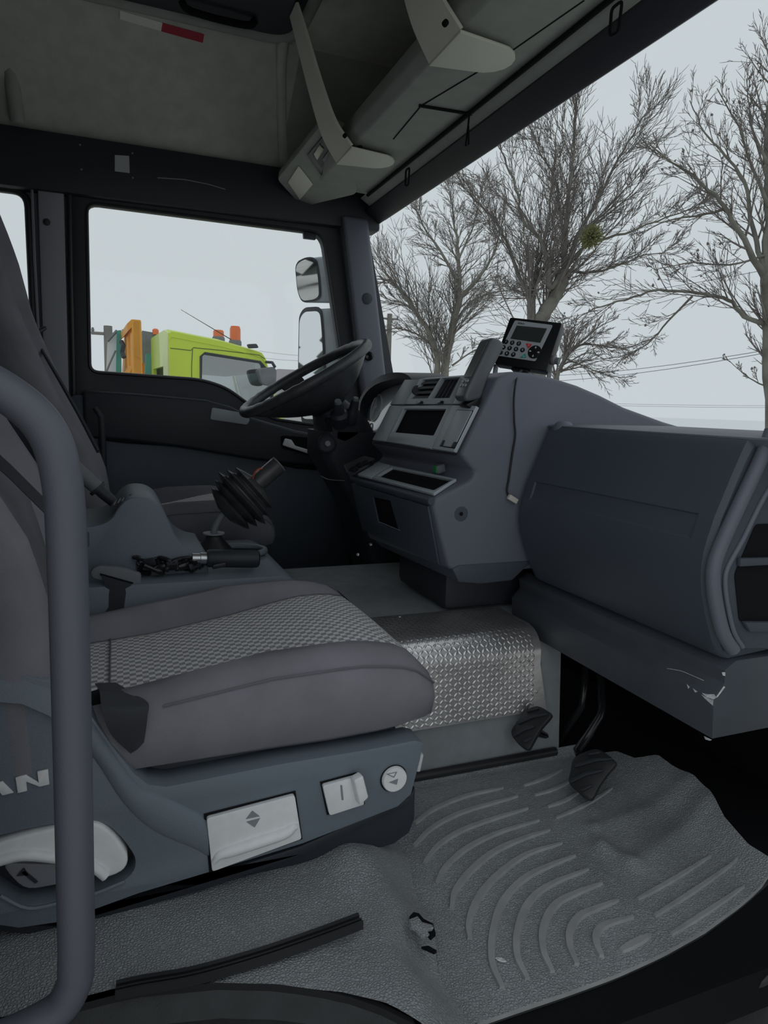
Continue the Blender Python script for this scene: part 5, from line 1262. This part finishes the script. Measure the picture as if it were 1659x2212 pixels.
# ------------------------------------------------------------------ lime truck parked alongside
TY = 9.6
th_ = math.radians(4)
TO = V((atY(365, 800, TY).x, TY, -1.25))
tx = V((math.cos(th_), math.sin(th_), 0)); ty = V((-math.sin(th_), math.cos(th_), 0)); tz = V((0, 0, 1))
def T(a, b, c): return TO + tx * a + ty * b + tz * c
PTk = Pl(T(0, 0, 0), T(1, 0, 0), T(0, 0, 1))
def tk_(px, py, off=0): return PTk.pt(px, py, off)
def loc(p): d = p - TO; return d.dot(tx), d.dot(tz)
zr = loc(tk_(370, 716))[1]; xf_ = loc(tk_(598, 800))[0]
truck = empty('lime_truck', T(0.9, 1.1, 0), 'lime yellow truck cab parked beyond the driver window', 'truck')
zf = loc(tk_(560, 762))[1]; xr_ = loc(tk_(570, 765))[0]
prof_t = [(0.0, 0.85), (0.0, zr - 0.06), (0.04, zr), (xr_ * 0.55, lerp(zr, zf, 0.42)), (xr_ - 0.03, zf), (xr_ + 0.03, zf - 0.08), (xf_ + 0.02, zf - 0.75), (xf_ + 0.05, 1.5), (xf_ + 0.05, 0.85)]
# cab shell as two side walls, a roof skin, a rear wall, so that the windows look through
winp = [loc(tk_(x, y)) for x, y in [(434, 770), (442, 763), (562, 782), (578, 800), (588, 850), (590, 900), (433, 900)]]
for nm, off in (('near_side', 0.0), ('far_side', 2.14)):
    plate('cab_side', [T(a, off, c) for a, c in prof_t], [[T(a, off, c) for a, c in winp]], ty * 0.06, MT['lime'], truck, bevel=0.0)
vs_, fs = [], []
rp = prof_t[1:6]
for i, (a, c) in enumerate(rp):
    for b, dz in ((-0.01, -0.07), (0.10, 0.02), (0.35, 0.06), (1.1, 0.08), (1.85, 0.06), (2.1, 0.02), (2.21, -0.07)):
        vs_.append(T(a, b, c + dz))
for i in range(len(rp) - 1):
    for k in range(6): fs.append([i * 7 + k, i * 7 + k + 1, i * 7 + k + 8, i * 7 + k + 7])
M('cab_roof', vs_, fs, MT['lime'], truck, sharp=50)
rw_hole = [T(0, b, c) for b, c in ((0.55, 2.05), (1.65, 2.05), (1.65, 2.5), (0.55, 2.5))]
plate('cab_rear', [T(0, 0.02, 0.9), T(0, 2.18, 0.9), T(0, 2.18, zr - 0.02), T(0, 1.8, zr + 0.05), T(0, 0.4, zr + 0.05), T(0, 0.02, zr - 0.02)], [rw_hole], tx * 0.05, MT['lime'], truck)
prism('windshield', [T(xf_ + 0.03, 0.1, zf - 0.78), T(xf_ + 0.03, 2.1, zf - 0.78), T(xr_ + 0.04, 2.1, zf - 0.10), T(xr_ + 0.04, 0.1, zf - 0.10)], tx * 0.01, MT['cabglass'], truck)
prism('cab_front', [T(xf_ + 0.05, 0.0, 0.8), T(xf_ + 0.05, 2.2, 0.8), T(xf_ + 0.05, 2.2, zf - 0.76), T(xf_ + 0.05, 0.0, zf - 0.76)], tx * 0.05, MT['lime'], truck)
prism('side_window', [T(a, 0.03, c) for a, c in winp], ty * 0.006, MT['cabglass'], truck)
tube('window_rubber', [T(a, -0.004, c) for a, c in winp], 0.018, MT['dark'], truck, n=6, closed=True)
tube('seam', [tk_(x, y, 0.002) for x, y in [(368, 752), (412, 757), (418, 751), (480, 757), (560, 767), (572, 775)]], 0.006, MT['lime_dk'], truck, n=5)
tube('seam', [tk_(x, y, 0.002) for x, y in [(416, 753), (414, 790), (414, 830)]], 0.006, MT['lime_dk'], truck, n=5)
prism('dark_headlining', [T(0.3, 0.08, zr - 0.45), T(xr_ - 0.1, 0.08, zf - 0.28), T(xr_ - 0.1, 0.10, zf - 0.12), T(0.3, 0.10, zr - 0.2)], ty * 1.9, MT['greyp'], truck)
box('cab_seat', T(0.35, 0.4, 1.2), T(0.55, 0.9, 2.35), MT['dark'], truck, bevel=0.05)
prism('marker_lamp', rpoly([tk_(x, y, 0.0) for x, y in [(532, 744), (552, 743), (557, 752), (536, 753)]], 0.02, 3), -ty * 0.06, MT['dark'], truck, bevel=0.01)
mm = prism('door_mirror', rpoly([tk_(x, y, 0.30) for x, y in [(556, 796), (592, 792), (598, 800), (597, 826), (586, 834), (566, 830)]], 0.05, 3), ty * 0.12, MT['greyp'], truck, bevel=0.03)
tube('mirror_arm', [tk_(575, 782, 0.05), tk_(588, 783, 0.25), tk_(594, 793, 0.30)], 0.02, MT['dark'], truck, n=6)
def beacon(px, py, r, h, b):
    p = PTk.pt(px, py); q_ = p + ty * b
    # keep the beacon on the roof skin
    return q_, r, h
for (x, y, r, h, b) in ((508, 738, 0.080, 0.20, 0.45), (472, 730, 0.085, 0.10, 1.3)):
    s = (TY + b) / TY; p = V((0, 0, 0)); p = atY(x, y, TO.y + b + 0.3)
    bc = lathe('beacon_base', p, (0, 0, 1), [(r * 1.15, -0.10), (r * 1.15, 0.0), (r, 0.02), (0, 0.02)], MT['greyp'], truck, n=18)
    lathe('beacon', p + V((0, 0, 0.02)), (0, 0, 1), [(r, 0), (r * 0.98, h * 0.8), (r * 0.8, h), (0, h)], MT['beacon'], bc, n=18, label='amber beacon dome')
aa = atY(500, 734, TO.y + 0.5); ab = atY(391, 669, TO.y + 0.5)
tube('antenna', [aa, ab], [0.007, 0.003], MT['dark'], truck, n=6)
box('chassis', T(-5.0, 0.6, 0.5), T(xf_, 1.5, 0.8), MT['dark'], truck, bevel=0)
for a, b in ((xf_ - 0.6, -0.02), (xf_ - 0.6, 2.0), (-3.5, -0.02), (-3.5, 2.0)):
    lathe('wheel', T(a, b, 0.5), ty, [(0.28, 0.0), (0.48, 0.0), (0.5, 0.05), (0.5, 0.22), (0.48, 0.26), (0, 0.26)], MT['rubber'], truck, n=24)
# loader body behind the cab: orange headboard, teal frame
hb = empty('orange_headboard', atY(290, 805, 8.6), 'orange steel headboard frame standing behind the lime cab', 'headboard')
def hbx(px, py, y=8.6): return atY(px, py, y)
prism('near_post', [hbx(*p) for p in [(284, 689), (305, 691), (310, 835), (292, 835), (286, 800)]], (0, 0.25, 0), MT['orange'], hb, bevel=0.02)
prism('top_rail', [hbx(266, 716, 9.6), hbx(284, 690), hbx(286, 706), hbx(268, 728, 9.6)], (-0.05, 0.02, -0.05), MT['orange'], hb)
plate('frame_panel', [hbx(284, 690), hbx(290, 835), hbx(262, 835, 9.7), hbx(268, 722, 9.7)], [[hbx(281, 720, 8.75), hbx(283, 790, 8.75), hbx(278, 790, 9.0), hbx(276, 724, 9.0)], [hbx(273, 728, 9.15), hbx(275, 795, 9.15), hbx(270, 795, 9.5), hbx(270, 734, 9.5)]], (0.10, 0.0, 0), MT['orange'], hb)
prism('lower_block', [hbx(265, 806, 9.0), hbx(292, 783), hbx(312, 784), hbx(312, 840), hbx(262, 840, 9.0)], (0, 0.1, 0), MT['orange'], hb)
tb = empty('teal_frame', atY(258, 805, 9.4), 'teal steel post and stakes beside the orange headboard', 'frame')
prism('teal_post', [hbx(x, y, 9.4) for x, y in [(252, 714), (262, 713), (263, 835), (250, 835)]], (0.0, 0.15, 0), MT['tealp'], tb)
prism('teal_post', [hbx(x, y, 9.9) for x, y in [(316, 764), (326, 763), (325, 835), (312, 835)]], (0, 0.15, 0), MT['tealp'], tb)
prism('grey_panel', [hbx(x, y, 9.5) for x, y in [(232, 736), (252, 718), (252, 835), (228, 835)]], (0, 0.04, 0), MT['whitep'], tb)
tube('brace', [hbx(232, 737, 9.45), hbx(253, 714, 9.42)], 0.02, MT['greyp'], tb, n=6)
tube('chain', [hbx(250, 757, 9.35), hbx(243, 772, 9.35), hbx(236, 788, 9.35), hbx(230, 803, 9.35)], 0.012, MT['greyp'], tb, n=6)
tube('hose', [hbx(262, 738, 9.35), hbx(267, 746, 9.3), hbx(264, 760, 9.35), hbx(268, 772, 9.3)], 0.03, MT['dark'], tb, n=6)
bb = empty('dark_body', atY(322, 780, 11.5), 'dark box body behind the orange headboard', 'truck body')
prism('body_wall', [atY(x, y, 11.5) for x, y in [(307, 714), (347, 721), (345, 835), (307, 835)]], (0.0, 0.6, 0), MT['greyp'], bb)
lathe('small_beacon', atY(336, 720, 11.5), (0, 0, 1), [(0.05, -0.02), (0.05, 0.05), (0.03, 0.07), (0, 0.07)], MT['beacon'], bb, n=12)

# ------------------------------------------------------------------ poles, wires, house
def pole(label, px, top, bot, Y, r):
    p = empty('utility_pole', (atY(px, bot, Y).x, Y, -1.25), label, 'pole', 'utility poles')
    a = atY(px, top, Y); b = V((a.x, Y, -1.25))
    tube('post', [b, a], [r * 1.2, r], MT['wood'], p, n=8)
    tube('crossarm', [a + V((-0.5, 0, -0.25)), a + V((0.5, 0, -0.25))], 0.05, MT['wood'], p, n=6)
    for dx in (-0.45, 0.0, 0.45): lathe('insulator', a + V((dx, 0, -0.22)), (0, 0, 1), [(0.03, 0), (0.05, 0.06), (0.03, 0.14), (0, 0.15)], MT['greyp'], p, n=8)
    return a
pole('grey utility pole seen behind the teal post', 233, 704, 800, 24, 0.13)
pole('distant utility pole behind the leftmost bare tree', 842, 678, 800, 34, 0.14)
def wire(label, a, b, da, db, sag, group):
    A = CAM + ray(*a).normalized() * da; B = CAM + ray(*b).normalized() * db
    pts = [A.lerp(B, t / 10) + V((0, 0, -sag * 4 * (t / 10) * (1 - t / 10))) for t in range(11)]
    tube('overhead_wire', pts, 0.012, MT['wire'], None, n=5, label=label, cat='wire', group=group)
wire('overhead wire crossing highest behind the nearest tree', (1040, 665), (1720, 570), 46, 30, 0.3, 'overhead wires')
wire('upper of two overhead wires rising to the thick trunk', (1100, 812), (1720, 745), 40, 26, 0.3, 'overhead wires')
wire('lower of two overhead wires rising to the thick trunk', (1090, 826), (1720, 750), 40, 26, 0.3, 'overhead wires')
wire('upper level wire low above the dashboard', (1200, 868), (1720, 876), 60, 60, 0.1, 'overhead wires')
wire('lower level wire low above the dashboard', (1200, 872), (1720, 880), 60, 60, 0.1, 'overhead wires')
wire('wire running past the far utility pole', (120, 700), (260, 722), 26, 24, 0.1, 'overhead wires')
wire('upper wire above the lime cab mirror', (560, 758), (700, 770), 60, 55, 0.1, 'overhead wires')
wire('lower wire above the lime cab mirror', (560, 772), (700, 780), 60, 55, 0.1, 'overhead wires')
hs_ = empty('house', atY(640, 830, 42) * 1.0, 'distant house with a grey pitched roof behind the steering wheel', 'house')
hA = atY(600, 838, 42); hB = atY(655, 838, 42)
WL[hs_] = V((hA.x, 42, -1.25)); hs_.location = WL[hs_]
hw_ = 4.5; ex = hA.x + 1.2; zr_ = atY(640, 797, 42).z; zl = atY(600, 838, 42).z
box('house_wall', (ex - 1.5, 42, -1.25), (ex + 7, 50, zl + 0.2), MT['housew'], hs_, bevel=0)
prism('house_roof', [(ex - 2, 41.6, zl), (ex + 7.5, 41.6, zl), (ex + 6.0, 46, zr_), (ex - 0.3, 46, zr_)], (0, 0.0, 0.15), MT['wintrim'], hs_)
prism('house_roof', [(ex - 2, 50.4, zl), (ex + 7.5, 50.4, zl), (ex + 6.0, 46, zr_), (ex - 0.3, 46, zr_)], (0, 0.0, 0.15), MT['wintrim'], hs_)

# ------------------------------------------------------------------ bare trees
def depth_pt(px, py, d): return CAM + ray(px, py) * d
def grow(rng, p, d, L, r, lvl, V2, F2, maxl, trop, dens, rmin, ends):
    n = 4 if lvl < maxl else 3
    pts = [p]; rad = [r]; q = p.copy(); dd = d.copy()
    for i in range(n):
        dd = (dd + V((rng.uniform(-1, 1), rng.uniform(-1, 1), rng.uniform(-1, 1))) * 0.075 + V((0, 0, trop))).normalized()
        q = q + dd * (L / n); pts.append(q.copy()); rad.append(max(rmin, r * (1 - 0.75 * (i + 1) / n)))
    rad[-1] = rmin * 0.6
    tube_geo(pts, rad, 4 if lvl < 2 else 3, False, V2, F2)
    if lvl >= maxl:
        ends.append(q); return
    m_ = int(dens[min(lvl, len(dens) - 1)] * (0.7 + 0.6 * rng.random()))
    for k in range(m_):
        t = 0.10 + 0.88 * (k + rng.random()) / m_
        i = min(n - 1, int(t * n)); a = pts[i].lerp(pts[i + 1], t * n - i)
        tan = (pts[i + 1] - pts[i]).normalized()
        side = V((rng.uniform(-1, 1), rng.uniform(-1, 1), rng.uniform(-1, 1))); side = (side - tan * side.dot(tan)).normalized()
        an = rng.uniform(0.28, 0.70)
        nd_ = (tan * math.cos(an) + side * math.sin(an)).normalized()
        grow(rng, a, nd_, L * rng.uniform(0.40, 0.75) * (1.0 - 0.35 * t), max(rmin, rad[i] * 0.55), lvl + 1, V2, F2, maxl, trop, dens, rmin, ends)
def fast_mesh(name, vs_, fs, mt_, parent, **kw):
    base = WL[parent]
    me = bpy.data.meshes.new(name); me.from_pydata([(v - base)[:] for v in vs_], [], fs); me.materials.append(mt_)
    me.polygons.foreach_set('use_smooth', [True] * len(me.polygons))
    o = bpy.data.objects.new(name, me); COL.objects.link(o); o.parent = parent; WL[o] = base.copy()
    return tag(o, **kw)
def tree(name, label, limbs, D, zoomf, seed, thick, trop, lat, dens, mt=('bark', 'twig'), subl=0.30, trunk_to_ground=None, rmin=0.007, ends=None):
    rng = random.Random(seed)
    V1, F1, V2, F2 = [], [], [], []
    ends = [] if ends is None else ends
    root = None
    for li, (pl, r0, r1, dd) in enumerate(limbs):
        P = [zoomf(*q_) for q_ in pl]; n = len(P)
        pts = [depth_pt(x, y, D + dd * (i / (n - 1))) for i, (x, y) in enumerate(P)]
        if li == 0 or (trunk_to_ground and li in trunk_to_ground):
            g = pts[0].copy(); g.z = -1.25
            pts = [g] + pts
            if root is None: root = g
        pts = cat(pts, 4); n = len(pts)
        # slow wander so that limbs are not smooth arcs
        for i in range(2, n - 1): pts[i] = pts[i] + V((rng.uniform(-1, 1), rng.uniform(-1, 1), rng.uniform(-1, 1))) * 0.035 * min(1, r0 * 8)
        rad = [thick * lerp(r0, r1, (i / (n - 1)) ** 0.75) for i in range(n)]
        tube_geo(pts, rad, 8, False, V1, F1)
        tot = sum((pts[i + 1] - pts[i]).length for i in range(n - 1))
        m_ = max(4, int(tot * lat))
        for k in range(m_):
            t = (0.30 if li == 0 else 0.10) + (0.70 if li == 0 else 0.90) * (k + rng.random()) / m_
            i = min(n - 2, int(t * (n - 1))); a = pts[i].lerp(pts[i + 1], t * (n - 1) - i)
            if a.z < 1.2: continue
            tan = (pts[i + 1] - pts[i]).normalized()
            side = V((rng.uniform(-1, 1), rng.uniform(-1, 1), rng.uniform(-0.5, 1))); side = (side - tan * side.dot(tan)).normalized()
            an = rng.uniform(0.25, 0.75)
            nd_ = (tan * math.cos(an) + side * math.sin(an)).normalized()
            grow(rng, a, nd_, tot * subl * rng.uniform(0.6, 1.15) * (1.05 - 0.5 * t), max(rmin * 1.4, min(0.03, rad[i] * 0.42)), 1, V2, F2, 3, trop, dens, rmin, ends)
    t_ = empty(name, root, label, 'tree', 'bare trees beyond the windshield')
    M('trunk', V1, F1, MT[mt[0]], t_, sharp=60)
    fast_mesh('twigs', V2, F2, MT[mt[1]], t_, kind='stuff')
    return t_
def zt4(x, y): return (780 + .53 * x, 180 + .53 * y)
treeB = [
    ([(735, 1010), (745, 950), (800, 850), (828, 765)], 0.36, 0.28, 0),
    ([(695, 960), (690, 870), (700, 830)], 0.22, 0.17, 0.5),
    ([(828, 765), (832, 600), (848, 420), (868, 270), (868, 150), (885, 30)], 0.14, 0.02, -0.8),
    ([(835, 745), (895, 600), (955, 490), (1035, 335), (1110, 205), (1180, 90)], 0.13, 0.02, 0.8),
    ([(820, 770), (770, 830), (758, 720), (728, 640), (655, 545), (632, 420), (585, 300), (545, 200)], 0.15, 0.02, -1.5),
    ([(850, 765), (960, 770), (1060, 738), (1160, 700), (1260, 690)], 0.08, 0.015, 1.0),
    ([(845, 740), (930, 655), (1080, 610), (1250, 545), (1400, 500)], 0.10, 0.015, -1.0),
    ([(700, 840), (715, 760), (745, 640), (770, 480), (790, 330), (800, 180)], 0.12, 0.02, 1.2),
    ([(690, 870), (640, 780), (590, 640), (545, 560), (470, 480), (390, 400)], 0.11, 0.018, 1.0),
    ([(835, 690), (815, 560), (790, 400), (720, 260), (680, 150)], 0.09, 0.015, 1.6),
    ([(900, 600), (1000, 540), (1100, 450), (1180, 340)], 0.06, 0.012, -1.6),
]
tree('bare_tree', 'large bare tree with forked trunk rising behind the display unit', treeB, 20.0, zt4, 3, 0.66, 0.05, 3.3, (0, 8, 5), trunk_to_ground=(1,), subl=0.44, rmin=0.0072)
treeA = [
    ([(335, 1215), (372, 1010), (400, 880)], 0.22, 0.17, 0),
    ([(312, 1200), (292, 1060), (222, 930), (155, 835), (75, 785)], 0.20, 0.05, -0.8),
    ([(400, 880), (396, 700), (382, 570), (362, 450)], 0.13, 0.02, 0.8),
    ([(398, 880), (480, 790), (540, 700), (565, 610), (580, 540)], 0.10, 0.02, -1.0),
    ([(378, 985), (450, 890), (560, 850), (690, 845)], 0.08, 0.015, 1.0),
    ([(392, 800), (320, 680), (255, 580), (212, 490)], 0.09, 0.015, 1.0),
    ([(372, 1150), (460, 1090), (545, 1065)], 0.05, 0.012, 0.5),
    ([(300, 1070), (220, 1020), (140, 1000), (80, 1010)], 0.06, 0.012, 1.0),
    ([(240, 955), (180, 900), (110, 880), (50, 850)], 0.06, 0.012, -1.0),
    ([(395, 720), (450, 600), (480, 480), (500, 400)], 0.06, 0.012, 1.5),
]
tree('bare_tree', 'bare tree in painted haze tones behind the handset nearest the far pillar', treeA, 25.0, zt4, 8, 0.80, 0.02, 4.0, (0, 8, 5), mt=('hazy_bark', 'hazy_twig'), trunk_to_ground=(1,), subl=0.40, rmin=0.0078)  # bark and twigs coloured lighter to stand for haze
ENDS = []
treeC = [
    ([(1675, 1480), (1662, 1100), (1655, 780)], 0.19, 0.15, 0),
    ([(1655, 780), (1662, 500), (1660, 250), (1668, 0), (1672, -150)], 0.13, 0.03, 0.3),
    ([(1645, 790), (1560, 640), (1480, 500), (1400, 420), (1300, 340), (1190, 262)], 0.085, 0.012, -1.0),
    ([(1645, 760), (1600, 600), (1560, 400), (1480, 290), (1400, 200), (1340, 70)], 0.07, 0.012, 0.8),
    ([(1655, 985), (1560, 950), (1500, 882), (1400, 860), (1210, 845), (1080, 880), (950, 920), (880, 962)], 0.065, 0.010, -0.8),
    ([(1350, 868), (1250, 970), (1170, 1060), (1050, 1115), (900, 1128)], 0.03, 0.008, 0.6),
    ([(1660, 500), (1590, 330), (1540, 180), (1450, 20)], 0.05, 0.010, -0.5),
    ([(1490, 510), (1380, 540), (1250, 560), (1120, 620)], 0.04, 0.009, 0.5),
    ([(1650, 700), (1500, 740), (1350, 730), (1200, 760)], 0.03, 0.008, -0.5),
    ([(1660, 1240), (1580, 1200), (1500, 1130)], 0.02, 0.007, 0.3),
    ([(1658, 330), (1600, 200), (1580, 80), (1570, -20)], 0.04, 0.010, 0.5),
]
tc = tree('bare_tree', 'nearest bare tree with long drooping branch at the edge of the windshield', treeC, 13.0, zt4, 21, 0.80, 0.03, 4.6, (0, 6, 4), subl=0.30, rmin=0.0048, ends=ENDS)
treeD = [
    ([(795, 1240), (815, 1160), (842, 1095)], 0.08, 0.06, 0),
    ([(842, 1095), (920, 1062), (1050, 1080), (1165, 1050)], 0.045, 0.010, 0.4),
    ([(842, 1095), (862, 1020), (880, 960)], 0.04, 0.010, -0.3),
    ([(830, 1120), (900, 1150), (1000, 1190), (1080, 1200)], 0.03, 0.008, 0.4),
    ([(870, 1075), (960, 1000), (1040, 960)], 0.03, 0.008, -0.4),
]
tree('bare_tree', 'small spreading bare tree low beside the display bracket', treeD, 17.0, zt4, 34, 0.85, 0.0, 5.0, (0, 7, 4), subl=0.42, rmin=0.0055)
# brown seed clusters on the nearest tree
rng = random.Random(77)
Vv, Ff = [], []
for k in range(170):
    c = rng.choice(ENDS); s = rng.uniform(0.015, 0.035)
    lathe_geo(c, (rng.uniform(-1, 1), rng.uniform(-1, 1), 1), [(0.3 * s, 0), (0.8 * s, s * 0.5), (0.6 * s, s * 1.2), (0.1 * s, s * 1.8)], 5, verts=Vv, faces=Ff)
M('seed_clusters', Vv, Ff, MT['twig'], tc, sharp=80, kind='stuff')
# mistletoe
mc = depth_pt(1277, 512, 18.7); Vv, Ff = [], []
for k in range(560):
    d = V((rng.gauss(0, 1), rng.gauss(0, 1), rng.gauss(0, 1))).normalized()
    a = mc + d * 0.05; b = mc + d * rng.uniform(0.18, 0.36) + V((rng.uniform(-.05, .05), rng.uniform(-.05, .05), rng.uniform(-.05, .05)))
    tube_geo([a, a.lerp(b, 0.5), b], [0.009, 0.010, 0.014], 3, False, Vv, Ff)
ms = empty('mistletoe', mc - V((0, 0, 0.35)), 'round green mistletoe ball in the large forked tree', 'mistletoe')
M('mistletoe_sprays', Vv, Ff, MT['mistletoe'], ms, sharp=80, kind='stuff')
# yard behind the truck, met only in the mirrors
def conifer(label, x, y, h):
    r = empty('conifer', (x, y, -1.25), label, 'tree', 'conifers behind the yard')
    pr_ = []
    for k in range(7): pr_ += [(0.22 * h * (1 - k / 7.2), h * (0.08 + 0.13 * k)), (0.10 * h * (1 - k / 7.2), h * (0.16 + 0.13 * k))]
    lathe('needles', (x, y, -1.25), (0, 0, 1), pr_ + [(0.01, h * 1.02)], MT['conifer'], r, n=14)
    tube('trunk', [(x, y, -1.25), (x, y, -1.25 + h * 0.3)], 0.02 * h, MT['bark'], r, n=8)
rng = random.Random(4)
for k in range(10):
    conifer('dark conifer in the row mirrored in the driver mirrors', -38 - rng.uniform(0, 8), 10 + k * 3.2, rng.uniform(7, 14))
wt = empty('white_tipper', (-22, 16, -1.25), 'white tipper truck mirrored in the tall driver mirror', 'truck')
box('tipper_body', (-24.5, 15, -0.2), (-20.5, 17.3, 1.2), MT['whitep'], wt, bevel=0.03)
box('tipper_cab', (-20.3, 15, -0.5), (-18.6, 17.3, 1.7), MT['whitep'], wt, bevel=0.1)
for x in (-24, -22.8, -19.4): lathe('wheel', (x, 14.95, -0.75), (0, 1, 0), [(0.25, 0), (0.48, 0), (0.5, 0.06), (0.5, 0.3), (0, 0.3)], MT['rubber'], wt, n=18)
box('tipper_chassis', (-24.5, 15.5, -0.8), (-18.6, 16.8, -0.45), MT['dark'], wt, bevel=0.02)
